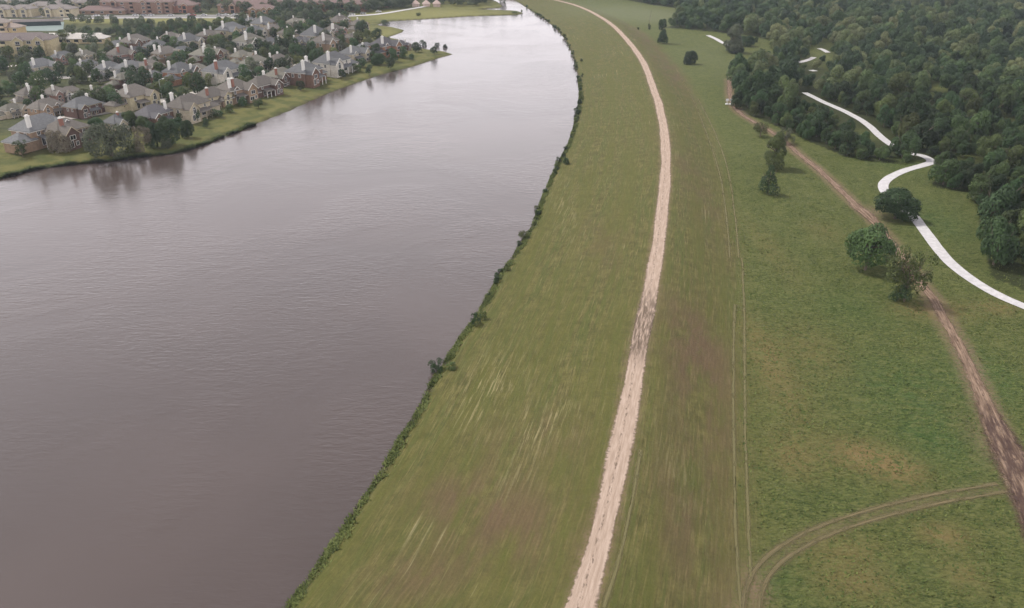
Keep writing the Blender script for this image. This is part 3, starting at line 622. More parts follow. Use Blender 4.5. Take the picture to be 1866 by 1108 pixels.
capm = MB(); capm.box(0, 0, 0, 1.4, 1.15, .28); capm.box(0, 0, .28, .7, .55, .35); CAPM = capm.mesh('chimney_cap', PAINT)
WC = {'cream': (.55, .49, .38), 'white': (.72, .69, .62), 'tan brick': (.36, .26, .18), 'red brick': (.155, .100, .084), 'orange brick': (.38, .21, .13), 'pale yellow': (.60, .54, .37), 'pink brick': (.38, .24, .20), 'brown brick': (.21, .13, .095)}
RC = {'grey': (.142, .147, .152), 'brown-grey': (.150, .138, .124), 'dark grey': (.11, .108, .115), 'olive grey': (.165, .16, .135)}
WHITE = (.80, .78, .73); BRICKC = (.30, .14, .10)
lake_dir = unp(700, 135)-unp(130, 299); SHORE_A = math.atan2(lake_dir[1], lake_dir[0])
HOUSES = []
def house(hx, hy, wpx, wallc, roofc, chims, row, k, dz=0.0, yaw=None, tiny=False):
    vd = VAR[k % 8]; zr = 2.4+vd['top']
    x, y = unp(hx, hy, zr); z = float(terrain(np.array([[x, y]]))[0][0]); x, y = unp(hx, hy, z+vd['top'])
    dep = proj(x, y, z+6)[2]; a = (SHORE_A+random.uniform(-.12, .12) if yaw is None else yaw); 
    vis_w = vd['tot']*abs(math.cos(a))+vd['Ly']*abs(math.sin(a))*.6
    s = min(1.15, max(.58, (.87 if row == A else .74)*wpx*dep/F/vis_w)); x, y = unp(hx, hy, z+vd['top']*s)
    o = empty('house', (x, y, z), a, s); wc = WC[wallc]; tc_ = WHITE if random.random() < .7 else (.5, .42, .3)
    p = link('wall', vd['wall'], o); p.color = (*wc, 1)
    p = link('roof', vd['roof'], o); v = random.uniform(.85, 1.2); p.color = (*[q*v for q in RC[roofc]], 1)
    p = link('trim', vd['trim'], o); p.color = (*tc_, 1)
    if not tiny:
        for kind, wx, wy, wz, side in vd['wins']:
            f_, pm_ = WM[kind]; wi = link('window', f_, o); wi.location = (wx, wy, wz); wi.rotation_euler = (0, 0, side*math.pi/2); wi.color = (*WHITE, 1)
            pn = link('pane', pm_, wi)
    cdesc = ''
    for ch in chims:                                                    # chimney: pixel of its top, colour
        cx_, cy_, col = ch; tx, ty = unp(cx_, cy_, z+10.6*s); loc = Matrix.Rotation(-a, 2) @ Vector((tx-x, ty-y))
        lx_, ly_ = loc.x/s, loc.y/s; lx_ = max(-vd['Lx']/2+1.3, min(vd['Lx']/2-1.3, lx_)); ly_ = max(-vd['Ly']/2+1.3, min(vd['Ly']/2-1.3, ly_))
        c = link('chimney', CH[10.8], o); c.location = (lx_, ly_, .2); c.color = (*(WHITE if col == 'w' else BRICKC), 1)
        cap = link('chimney_cap', CAPM, c); cap.location = (0, 0, 9.9); cap.color = (*WHITE, 1)
    HOUSES.append(dict(o=o, px=hx, py=hy, x=x, y=y, s=s, wall=wallc, roof=roofc, n=len(chims), cw=chims[0][2] if chims else '', row=row, a=a, Lx=vd['Lx']*s)); return o
A, B, Cc, Dd, Ee = 'lakeside row', 'second row', 'third row', 'fourth row', 'rearmost row'
HL = [
 (67,208,78,'tan brick','grey',[(24,243,'w')],A,1),(112,216,74,'red brick','brown-grey',[(109,213,'b')],A,2),(217,206,58,'cream','grey',[(213,203,'b')],A,3),(275,190,60,'brown brick','dark grey',[(302,184,'w')],A,4),
 (338,172,66,'cream','brown-grey',[(307,168,'w')],A,5),(382,158,58,'pale yellow','brown-grey',[(356,166,'b')],A,7),(424,143,66,'tan brick','brown-grey',[(426,142,'b'),(430,152,'w')],A,0),(474,138,56,'red brick','brown-grey',[(479,128,'w')],A,1),(508,123,52,'red brick','olive grey',[(497,140,'b')],A,3),
 (552,112,58,'brown brick','grey',[(557,102,'w'),(568,113,'w')],A,2),(603,94,66,'white','grey',[(604,103,'w')],A,5),(640,84,48,'cream','grey',[(636,88,'w')],A,6),(664,77,46,'red brick','grey',[(679,82,'w')],A,4),(697,67,52,'orange brick','dark grey',[(703,66,'w')],A,0),(730,73,30,'brown brick','dark grey',[(727,71,'w'),(741,71,'w')],A,7),
 (18,188,50,'cream','olive grey',[(14,175,'w')],B,6),(52,157,60,'cream','brown-grey',[(35,149,'w'),(65,158,'w')],B,0),(80,179,66,'tan brick','brown-grey',[(76,173,'w')],B,3),(96,157,50,'pink brick','brown-grey',[(98,155,'w')],B,2),(124,157,52,'white','brown-grey',[],B,5),(146,176,70,'red brick','grey',[(157,170,'w')],B,4),
 (184,157,56,'red brick','brown-grey',[(165,155,'w')],B,1),(240,153,74,'pale yellow','brown-grey',[(216,156,'w')],B,7),(225,131,56,'red brick','olive grey',[(204,130,'w')],B,6),(278,128,46,'pink brick','grey',[(275,127,'w')],B,2),(325,113,60,'orange brick','grey',[(306,111,'w')],B,0),(354,116,56,'tan brick','olive grey',[(339,133,'w')],B,3),(402,110,74,'white','grey',[(411,112,'b')],B,5),(462,100,58,'cream','olive grey',[(466,82,'w')],B,4),(505,98,52,'cream','brown-grey',[(505,94,'w'),(488,97,'w')],B,1),
 (70,106,56,'cream','grey',[(50,108,'w')],Cc,1),(156,108,50,'white','grey',[(145,107,'w'),(167,128,'w')],Cc,5),(196,111,58,'white','grey',[(168,127,'w')],Cc,0),(234,110,58,'white','grey',[(231,109,'w')],Cc,6),(270,108,56,'orange brick','brown-grey',[(281,109,'b')],Cc,2),(112,93,48,'pink brick','grey',[(100,92,'w')],Cc,3),(152,91,40,'cream','olive grey',[(139,88,'w'),(172,93,'w')],Cc,4),(218,84,60,'pink brick','brown-grey',[(211,79,'w'),(219,84,'b')],Cc,7),(247,84,48,'pale yellow','dark grey',[(231,90,'w')],Cc,5),(300,84,60,'tan brick','brown-grey',[(272,80,'w'),(273,93,'w')],Cc,1),
 (330,84,52,'cream','grey',[],Cc,3),(370,86,54,'brown brick','olive grey',[(366,78,'w'),(386,85,'w')],Cc,6),(396,86,46,'cream','brown-grey',[(386,98,'w')],Cc,2),(438,91,46,'tan brick','olive grey',[(423,87,'w')],Cc,0),
 (212,73,38,'white','grey',[(218,68,'w')],Dd,3),(243,62,50,'brown brick','brown-grey',[(227,62,'w')],Dd,5),(282,72,44,'tan brick','grey',[(275,66,'w')],Dd,4),(308,58,36,'pink brick','brown-grey',[(301,63,'w')],Dd,1),(340,60,54,'cream','grey',[(342,63,'w')],Dd,7),(378,54,52,'red brick','brown-grey',[(362,43,'w'),(388,46,'w'),(359,65,'w')],Dd,6),(418,40,52,'pale yellow','grey',[(383,42,'w')],Dd,5),(452,60,66,'white','olive grey',[(451,61,'w')],Dd,2),(440,47,34,'red brick','grey',[],Dd,1),(462,46,44,'white','grey',[(448,52,'w')],Dd,0),(494,44,46,'cream','brown-grey',[(484,44,'w')],Dd,3),(490,68,44,'tan brick','grey',[(508,64,'w')],Dd,4),(545,66,46,'pale yellow','dark grey',[(519,67,'w')],Dd,6),(590,62,58,'tan brick','brown-grey',[(575,66,'w')],Dd,2),
 (572,47,56,'cream','grey',[(575,46,'w')],Ee,7),(608,44,48,'pink brick','brown-grey',[(612,43,'w'),(616,51,'w')],Ee,0),(640,60,34,'tan brick','brown-grey',[(644,58,'w')],Ee,5),(618,27,44,'tan brick','brown-grey',[(618,24,'w')],Ee,3),(650,36,36,'cream','brown-grey',[(651,32,'w')],Ee,1),(478,30,46,'cream','grey',[(487,31,'w')],Ee,4),(536,32,36,'cream','olive grey',[(532,28,'w')],Ee,6),(455,31,34,'white','grey',[(444,34,'w')],Ee,2),(520,52,36,'cream','brown-grey',[(526,47,'w')],Ee,5)]
for h_ in HL: house(*h_, yaw=None)
ORD = ['first','second','third','fourth','fifth','sixth','seventh','eighth','ninth','tenth','eleventh','twelfth','thirteenth','fourteenth','fifteenth','sixteenth','seventeenth','eighteenth']
ROWW = {A: 'lakeside row', B: 'second row back', Cc: 'third row back', Dd: 'fourth row back', Ee: 'rearmost row'}
for rw in (A, B, Cc, Dd, Ee):
    for i, h_ in enumerate(sorted([q for q in HOUSES if q['row'] == rw], key=lambda q: q['px'])):
        h_['nth'] = ORD[i]; short = {'lakeside row': 'lakeside', 'second row': 'second-row', 'third row': 'third-row', 'fourth row': 'fourth-row', 'rearmost row': 'rearmost'}[rw]
        h_['name'] = '%s %s house from the left' % (ORD[i], short)
        tag(h_['o'], '%s house with %s roof, %s from left in the %s' % (h_['wall'], h_['roof'], ORD[i], ROWW[rw]), 'house', 'houses across the lake')
# yard fences and a brick patio on the lakeside
def fence(p0, p1, h, col, label, z=None):
    x0, y0, z0 = ground_at(*p0); x1, y1, z1 = ground_at(*p1); L_ = math.hypot(x1-x0, y1-y0); a = math.atan2(y1-y0, x1-x0)
    o = empty('fence', (x0, y0, z0), a); tag(o, label, 'fence'); m = MB(); n = int(L_/.15); 
    m.box(L_/2, 0, .05, L_, .04, h-.05); b_ = link('board_panel', m.mesh('board_panel', PAINT), o); b_.color = (*col, 1)
    m2 = MB(); m2.box(0, 0, -.3, .12, .12, h+.42); pmh = m2.mesh('post', PAINT)
    for i in range(int(L_/2.6)+1):
        q = link('post', pmh, o); q.location = (i*2.6, -.09, 0); q.color = (*[c*.8 for c in col], 1)
    return o
BRN = (.20, .085, .055)
fence((176,199), (220,196), 1.9, BRN, 'reddish brown board fence between two brick houses above the big willow')
fence((462,175), (510,165), 1.8, BRN, 'reddish brown fence in front of the red brick lakeside houses')
fence((540,150), (562,146), 1.6, BRN, 'short reddish fence at the yard left of the white lakeside house')
fence((590,137), (612,133), 2.4, (.22, .10, .07), 'tall brick-red screen below the white lakeside house')
fence((492,172), (515,167), 1.0, (.72, .70, .66), 'low white wall at the lawn edge below the red brick houses')
fence((15,262), (60,257), 1.2, (.5, .48, .44), 'low pale fence in front of the leftmost lakeside house')

# ------------------------------------------------------------ apartments and larger buildings
def block(name, px, py, wm, dm, floors, yaw, wallc, roofc, label, bays=6, gab=(), z=2.6, roofh=.45, cat='building', flat=False):
    x, y = unp(px, py, z); o = empty(name, (x, y, z), yaw); tag(o, label, cat); h = floors*3.0
    wl, rf, tm = MB(), MB(), MB(); wl.box(0, 0, -1, wm, dm, h+1); tm.box(0, 0, h-.25, wm+.8, dm+.8, .24)
    if flat: rf.box(0, 0, h, wm+.5, dm+.5, .5)
    else: hip(rf, 0, 0, wm, dm, h, roofh, .7)
    for gx_, gw, col in gab:
        wl.box(gx_, -dm/2-.6, -1, gw, 2.4, h+.8); gable(rf, wl, tm, gx_, -dm/2+1.3, gw, 6.2, h-.22, .75, .35)
    for nm, m_, mt_, c_ in (('wall', wl, WALL, wallc), ('roof', rf, ROOF, roofc), ('trim', tm, PAINT, (.6, .55, .42))):
        p = link(nm, m_.mesh(nm, mt_), o); p.color = (*c_, 1)
    bm = MB(); bm.box(0, -.55, 0, 3.0, 1.1, .16); bm.box(0, -1.05, .16, 3.0, .08, 1.0); bme = bm.mesh('balcony', PAINT)
    dk = MB(); dk.box(0, 0, 0, 2.6, .05, 2.3); dkm = dk.mesh('window', GLASS)
    for i in range(bays):
        bx = -wm/2+(i+.5)*wm/bays
        ing = any(abs(bx-q[0]) < q[1]/2+1.4 for q in gab)
        for f_ in range(floors):
            wy = -dm/2-.03 if not ing else -dm/2-1.83
            if ing: 
                gx2 = min(gab, key=lambda q: abs(q[0]-bx))[0]; bx2 = gx2
            else: bx2 = bx
            q = link('window', dkm if i % 2 else WM['wide'][0], o); q.location = (bx2, wy, f_*3+.3+(0 if i % 2 else .6)); q.color = (*WHITE, 1)
            if not i % 2: link('pane', WM['wide'][1], q)
            elif not ing:
                bl = link('balcony', bme, o); bl.location = (bx, wy, f_*3+.05); bl.color = (*[c*1.05 for c in wallc], 1)
    return o
YEL = (.56, .49, .31); ORG = (.36, .215, .15); ORR = (.30, .17, .14); CRM = (.62, .56, .42)
TILE = (.20, .145, .135)
block('apartment_building', 36, 100, 42, 13, 3, .12, YEL, (.17, .145, .14), 'yellow three-storey apartment building with balconies at the left edge', 9, ((4, 6, 0), (15, 6, 0), (-13, 6, 0)))
block('apartment_building', 132, 78, 44, 10, 1, .05, (.74, .62, .38), (.52, .50, .47), 'long low yellow building with pale roof right of the yellow apartments', 9)
block('apartment_building', 112, 72, 52, 9, 1, .02, (.7, .6, .4), (.62, .60, .56), 'long white-roofed carport building below the teal courts', 8, flat=True)
block('apartment_building', 22, 66, 16, 9, 2, .0, (.62, .48, .27), (.3, .25, .22), 'small tan building above the yellow apartments at the left edge', 3)
block('apartment_building', 5, 66, 12, 12, 3, .2, (.62, .5, .36), (.25, .22, .2), 'narrow tan tower block cut by the left picture edge', 2)
for px, py, wm, dm, fl, yw, lab in [(258,23,58,16,3,-.04,'large terracotta apartment block, leftmost of the reddish complex at the top'),(192,25,36,12,1,.05,'low terracotta building at the left foot of the leftmost reddish block'),(310,22,46,15,2,.0,'wide low terracotta building, second of the reddish complex'),
        (400,6,60,14,2,.0,'far terracotta building half hidden behind trees at the top edge'),(470,22,60,14,2,.05,'low terracotta building in front of the towered reddish block'),(465,12,46,16,4,.0,'tall terracotta block with pale stair towers at the top edge'),(510,14,54,16,3,.03,'wide orange apartment block right of the towered reddish block'),(480,30,20,12,2,.1,'small orange gabled building standing before the reddish complex'),
        (566,17,40,14,2,.0,'short orange-yellow block in the middle of the reddish complex'),(602,14,50,16,3,.04,'terracotta block with two pale towers near the complex right end'),(615,20,48,13,2,.0,'low terracotta building in front of the two-towered block'),(654,12,56,15,2,.05,'rightmost terracotta block of the reddish complex'),(545,4,70,15,3,.0,'far terracotta block behind the orange-yellow block at the top')]:
    nb_ = max(4, int(wm/7)); block('apartment_building', px, py, wm, dm, fl, yw, tuple(c*random.uniform(.9, 1.15) for c in ORG), TILE, lab, nb_, tuple((q, 5, 0) for q in ([-wm*.3, wm*.12, wm*.34] if fl > 1 else [])))
for px, py, wm, lab in [(8,30,22,'cream gabled house at the upper left edge behind the courts'),(47,30,18,'small cream house behind the teal courts, among trees'),(92,24,30,'grey-roofed cream house behind the right end of the courts'),(112,30,24,'cream house with bright gables just above the courts'),(132,18,26,'tall pale yellow house at the right of the cream houses'),(22,16,26,'far cream house among trees at the upper left corner'),(150,14,16,'small white house far behind, left of the terracotta complex'),(190,8,14,'tiny white building in the trees left of the terracotta complex')]:
    block('house', px, py, wm, 11, 2, random.uniform(-.2, .2), (.62, .56, .40), (.22, .2, .19), lab, 4, ((-wm*.25, 5, 0), (wm*.2, 5, 0)), cat='house')
block('house', 876-56, 12, 24, 9, 1, .2, (.66, .55, .48), (.55, .45, .40), 'pinkish low pavilion at the end of the far lakeside path', 4, ((-6, 5, 0), (6, 5, 0)), cat='pavilion', z=1.6) if False else None
xx_, yy_ = unp(777, 13, 2); pv = empty('pavilion', (xx_, yy_, 1.6), .1); tag(pv, 'small pinkish pavilion with pointed roofs at the end of the far lakeside path', 'pavilion')
mw, mr = MB(), MB()
for q in (-9, 0, 9): mw.box(q, 0, -.8, 6, 6, 4); hip(mr, q, 0, 6, 6, 3.2, .9, .5)
for nm, m_, mt_, c_ in (('wall', mw, WALL, (.62, .50, .44)), ('roof', mr, ROOF, (.50, .40, .36))): p = link(nm, m_.mesh(nm, mt_), pv); p.color = (*c_, 1)

# sports courts, streets, far path, parked cars
def pad(name, px_pts, m, z=2.62):
    v = [(*unp(*p, z), z) for p in px_pts]; zb = max(float(mesh_z([(q[0], q[1])])[0]) for q in v)+.12; v = [(q[0], q[1], zb) for q in v]
    o = link(name, mesh(name, v+[(q[0], q[1], zb-.5) for q in v], [tuple(range(len(v)))]+[(i, i+len(v), (i+1) % len(v)+len(v), (i+1) % len(v)) for i in range(len(v))], m)); tag(o, kind='structure'); return o
g = NT('court_paint'); P = g.pos(); COURT = g.end(g.bsdf(g.mix(g.noise(P, .08, 3), (.13, .18, .17), (.20, .245, .23)), .7))
g = NT('asphalt'); P = g.pos(); ASPH = g.end(g.bsdf(g.mix(g.noise(P, .7, 4, .7), (.16, .155, .15), (.25, .24, .23)), .9))
g = NT('street_concrete'); P = g.pos(); STR = g.end(g.bsdf(g.mix(g.noise(P, .5, 4, .7), (.36, .34, .31), (.50, .47, .43)), .9))
pad('courts', [(28,57),(115,57),(117,40.5),(38,40.5)], COURT)
fence((20,49), (112,46), 3.0, (.035, .05, .05), 'dark windscreen fence between the two halves of the teal courts')
fence((22,41.2), (116,39.2), 2.2, (.45, .38, .36), 'pale brown wall along the far side of the teal courts')
for pts_, wd_, m_, nm in [([(60,222),(140,213),(200,203),(285,186),(370,167),(440,148),(510,128),(580,108),(650,92)], 7.5, STR, 'street'), ([(60,144),(150,140),(240,133),(300,124),(380,108),(440,104)], 7.5, STR, 'street'), ([(-40,122),(60,118),(140,98),(220,92),(330,70),(420,68),(520,58),(600,52)], 7, STR, 'street'),
        ([(-60,36),(80,36),(160,34),(300,33),(440,33),(520,33),(600,31),(690,26),(740,18),(775,12)], 4.5, MAT_CONC, 'path'), ([(-60,29.5),(160,30.5),(320,29.5),(470,29),(560,28)], 16, ASPH, 'road')]:
    ln = smooth_line([ground_at(*p, 2.6)[:2] for p in pts_], 6); tag(ribbon(nm, ln, wd_, m_, .12, 4), kind='structure')
cb = MB(); cb.box(0, 0, .35, 4.5, 1.8, .55); cb.add([(-1.6, -.82, .9), (1.3, -.82, .9), (1.3, .82, .9), (-1.6, .82, .9), (-1.2, -.68, 1.42), (.6, -.68, 1.42), (.6, .68, 1.42), (-1.2, .68, 1.42)], [(4,5,6,7),(0,3,2,1)]); CB = cb.mesh('body', PAINT)
cgm = MB(); cgm.add([(-1.62, -.84, .9), (1.32, -.84, .9), (1.32, .84, .9), (-1.62, .84, .9), (-1.22, -.7, 1.41), (.62, -.7, 1.41), (.62, .7, 1.41), (-1.22, .7, 1.41)], [(0,1,5,4),(1,2,6,5),(2,3,7,6),(3,0,4,7)]); CG = cgm.mesh('window', GLASS)
cwm = MB(); cwm.tube((0, -.1, 0), (0, .1, 0), .33, .33, 12); CWM = cwm.mesh('wheel', GLASS)
COLS = {'white': (.8, .8, .8), 'silver': (.5, .5, .52), 'dark': (.04, .04, .05), 'red': (.4, .05, .04)}
cars = [(176,30,'white','leftmost on the far road'),(200,29.5,'silver','second from the left on the far road'),(247,29.5,'white','below the leftmost terracotta block'),(262,29.6,'silver','below the terracotta complex'),(276,29.5,'white','right of the silver one on the far road'),(312,29.5,'white','left of the far tree gap on the road'),(345,28.8,'white','largest of a pair beside the far field'),(352,29,'red','behind the white pair by the far field'),(372,29,'white','rightmost of the pair beside the far field'),(400,28.6,'silver','left end of the parking line'),(412,28.6,'white','in the middle of the parking line'),(428,28.6,'white','right end of the parking line'),(642,27.5,'white','by the path left of the pavilion'),(662,25.5,'silver','nearest the terracotta complex right end'),(690,22.5,'white','beside the pavilion path')]
for px, py, col, where in cars:
    x, y = unp(px, py, 2.7); o = empty('parked_car', (x, y, float(mesh_z([(x, y)])[0])+.15), random.uniform(-.15, .15)); tag(o, '%s parked car, %s' % (col, where), 'car', 'cars parked on the far road')
    p = link('body', CB, o); p.color = (*COLS[col], 1); link('window', CG, o)
    for a_, b_ in ((-1.4, -.85), (1.4, -.85), (-1.4, .85), (1.4, .85)): q = link('wheel', CWM, o); q.location = (a_, b_, .33)
# street lamps
lm1 = MB(); lm1.tube((0, 0, -.2), (0, 0, 8.6), .13, .08); lm2 = MB(); lm2.tube((0, 0, 8.5), (1.7, 0, 9.1), .07, .05); lm3 = MB(); lm3.box(2.0, 0, 8.98, .9, .4, .2)
LMS = [('post', lm1.mesh('post', PAINT), (.5, .5, .5)), ('arm', lm2.mesh('arm', PAINT), (.5, .5, .5)), ('lamp_head', lm3.mesh('lamp_head', PAINT), (.85, .85, .82))]
for px, py, lab in [(449,136,'grey street lamp standing among trees behind the lakeside row centre'),(296,181,'grey street lamp at the open bend of the street, left centre'),(133,212,'grey street lamp in front of the red brick house, left'),(91,98,'pale street lamp right of the yellow apartments')]:
    x, y, z = ground_at(px, py, 2.5); o = empty('street_lamp', (x, y, z), random.uniform(-.3, .3)); tag(o, lab, 'street lamp', 'street lamps of the estate')
    for nm, me_, c_ in LMS: q = link(nm, me_, o); q.color = (*c_, 1)
# two white marker signs on the dirt track
pl = MB(); pl.box(0, 0, 1.5, 1.25, .08, 1.0); ps = MB(); ps.box(0, .1, 0, .16, .12, 2.45); bs = MB(); bs.box(0, .05, .0, 1.2, .9, .45)
for dx, lab in ((-.0, 'white marker sign on a white base, left of the pair on the dirt track'), (1, 'white marker sign on a white base, right of the pair on the dirt track')):
    x, y, z = ground_at(1324.5+dx*7.2, 190.5); o = empty('marker_sign', (x, y, z+.02), 0); tag(o, lab, 'sign', 'white marker signs')
    for nm, m_ in (('panel', pl), ('post', ps), ('base', bs)): q = link(nm, m_.mesh(nm, PAINT), o); q.color = (.85, .85, .85, 1)

# ------------------------------------------------------------ trees and shrubs of the estate
LG = 'single trees on the lakeside lawn'
S('lawn_tree', 42, 287, 28, 34, CRFE[1], 'mid green', 'small loose tree on the lawn below the leftmost lakeside house', trunk=TR[0], base=.2)
S('shrub', 112, 278, 46, 46, CRW[1], 'pale brown', 'pale grey-brown drooping bush on the lawn, left of the big willow', 'shrub', base=0)
S('lawn_tree', 104, 266, 40, 36, CRF[0], 'mid green', 'dark round tree right behind the pale grey-brown bush', trunk=TR[0], base=.05)
S('lawn_tree', 205, 287, 92, 72, CRW[0], 'grey green', 'big grey-green willow leaning over the water, left shore', trunk=TR[1], base=0)
S('shrub', 263, 284, 44, 50, CRFE[0], 'pale brown', 'pale brown thin bush right of the big willow at the water', 'shrub', base=0)
S('shrub', 245, 288, 30, 20, CRW[1], 'olive green', 'low olive bush at the water between the big willow and the pale bush', 'shrub', base=0)
S('lawn_tree', 306, 266, 46, 58, CRF[2], 'deep green', 'dark full tree at the water, second right of the pale brown bush', trunk=TR[1], base=0)
S('shrub', 308, 279, 30, 22, CRFE[2], 'grey green', 'low grey-green bush overhanging the water left of the cut bank', 'shrub', base=0)
S('lawn_tree', 282, 268, 34, 50, CRF[1], 'dark green', 'dark tree behind the pale brown bush at the water', trunk=TR[0], base=0)
S('lawn_tree', 343, 251, 28, 36, CRF[0], 'dark green', 'dark tree at the left end of the open lakeside lawn', trunk=TR[0], base=.03)
S('lawn_tree', 376, 233, 17, 18, CRS[0], 'dark green', 'small dark lawn tree with a shadow, first on the open lawn', trunk=TR[0], base=.1)
S('lawn_tree', 471, 197, 24, 20, CRS[1], 'mid green', 'low round lawn tree below the first red brick lakeside house', trunk=TR[1], base=.15)
S('lawn_tree', 548, 165, 20, 20, CRS[2], 'dark green', 'round dark lawn tree at the yard edge, below the brown brick house', trunk=TR[0], base=.05)
S('lawn_tree', 622, 145, 21, 21, CRS[3], 'dark green', 'round dark lawn tree below the white lakeside house', trunk=TR[0], base=.2)
S('lawn_tree', 673, 138, 22, 21, CRS[0], 'dark green', 'round dark lawn tree, second from the point right of the white house', trunk=TR[0], base=.2)
S('lawn_tree', 711, 128, 23, 23, CRS[1], 'dark green', 'round dark lawn tree between the white house and the point', trunk=TR[1], base=.12)
S('lawn_tree', 750, 109, 17, 12, CRS[2], 'dark green', 'small dark lawn tree nearest the water before the point', trunk=TR[0], base=.1)
S('lawn_tree', 757, 95, 30, 20, CRS[3], 'deep green', 'dark tree right of the last lakeside house', trunk=TR[0], base=.05)
S('lawn_tree', 772, 88, 20, 16, CRS[0], 'dark green', 'dark tree on the far shore of the point, left of three', trunk=TR[0], base=.05)
S('lawn_tree', 792, 99, 18, 16, CRS[1], 'dark green', 'dark tree in the middle of the grassy point', trunk=TR[0], base=.1)
S('lawn_tree', 797, 90, 12, 13, CRS[2], 'dark green', 'dark tree on the far shore of the point, middle of three', trunk=TR[0], base=.1)
S('lawn_tree', 812, 92, 12, 12, CRS[3], 'dark green', 'small dark tree at the very tip of the point', trunk=TR[0], base=.2)
S('lawn_tree', 702, 47, 21, 12, CRS[0], 'dark green', 'dark round tree on the far spit beside the inlet', trunk=TR[0], base=.05)
S('shrub', 763, 35.5, 12, 7, CRS[1], 'olive green', 'small olive bush on the far bank below the pavilion', 'shrub', base=0)
S('shrub', 938, 25, 16, 4, CRS[2], 'olive green', 'low olive bush near the tip of the far grass spit', 'shrub', base=0)
S('shrub', 950, 24, 6, 5, CRS[3], 'olive green', 'tiny bush at the very tip of the far grass spit', 'shrub', base=0)
for i, (px, py, w_, h__, lab) in enumerate([(690,118,34,24,'dark'),(658,122,26,18,'dark'),(716,112,26,26,'dark'),(700,104,26,20,'mid'),(735,106,22,22,'dark'),(650,132,22,18,'mid'),(675,110,24,18,'dark'),(352,212,20,24,'mid'),(330,222,26,26,'dark'),(395,214,28,18,'dark'),(420,205,22,18,'mid'),(445,193,26,20,'dark'),(424,190,16,26,'dark'),(180,246,36,36,'dark'),(150,256,30,32,'dark'),(238,232,36,34,'mid'),(262,236,30,28,'mid'),(322,240,34,30,'dark'),(288,224,26,26,'dark'),(20,258,18,12,'mid'),(62,256,30,14,'mid'),(360,222,18,26,'dark')]):
    S('garden_tree', px, py, w_, h__, CRS[i % 4] if w_ < 30 else CRF[i % 3], 'deep green' if lab == 'dark' else 'mid green', None, group='garden trees of the estate', trunk=TR[i % 3], base=.03)
# bushes scattered along the levee side of the water
bk = [(795,678,36,30,'bush standing in the water, the largest and nearest on the levee shore','dark green',CRFE[1]),(822,672,26,16,'low green bush right of the nearest large shore bush','mid green',CRFE[0]),(868,592,24,26,'ragged dark bush, second large one up the levee shore','dark green',CRFE[1]),(880,582,18,20,'thin brown-green bush touching the second large shore bush','olive green',CRFE[2]),(905,516,17,22,'upright dark bush, third large one up the levee shore','dark green',CRS[0]),(925,494,14,10,'low bush just above the third large shore bush','olive green',CRS[1]),(955,436,24,20,'feathery open bush leaning over the water, halfway up the levee shore','olive green',CRFE[0]),(891,540,9,8,'tiny dark bush below the third large shore bush','dark green',CRS[2]),(1030,299,17,15,'round dark bush on the shore level with the double wheel marks','dark green',CRS[3]),(1017,296,12,12,'small dark bush in the water beside the round shore bush','dark green',CRS[1]),(1061,182,11,10,'round bush on the shore opposite the bend of the levee road','olive green',CRS[2]),(978,395,10,14,'thin dark bush on the shore above the feathery one','dark green',CRS[0]),(993,352,11,10,'small dark bush on the upper levee shore','dark green',CRS[2]),(1061,140,7,7,'tiny round bush on the grass just inland at the lake bend','dark green',CRS[0]),(1059,112,7,6,'tiny bush on the upper shore near the lake bend','dark green',CRS[1])]
for px, py, w_, h__, lab, tn, cr_ in bk: S('shrub', px, py, w_, h__, cr_, tn, lab, 'shrub', 'bushes along the levee shore', base=0)
r2 = random.Random(11); k = 0
for i in range(14, len(EAST), 1):
    x, y = EAST[i]; q = proj(x, y, 0)
    if not (q[1] < 860 and q[1] > 12) or r2.random() > (.14 if q[1] > 560 else .35 if q[1] > 300 else .5): continue
    d_ = r2.uniform(-.4, 1.0); T_ = EAST[i]-EAST[i-1]; T_ /= np.linalg.norm(T_); x, y = x+T_[1]*d_, y-T_[0]*d_; rad = r2.uniform(.5, 1.25)*(1 if y < 300 else 1.25)
    seg = 'near' if q[1] > 500 else 'middle' if q[1] > 200 else 'far'
    tree('shrub', x, y, max(-.1, float(mesh_z([(x, y)])[0])), rad, rad*r2.uniform(1.1, 1.9), r2.choice(CRS), r2.choice(['dark green', 'olive green', 'dark green']), 'one of the low dark bushes lining the %s part of the levee shore' % seg, 'shrub', 'low bushes on the %s levee shore' % seg, base=0)
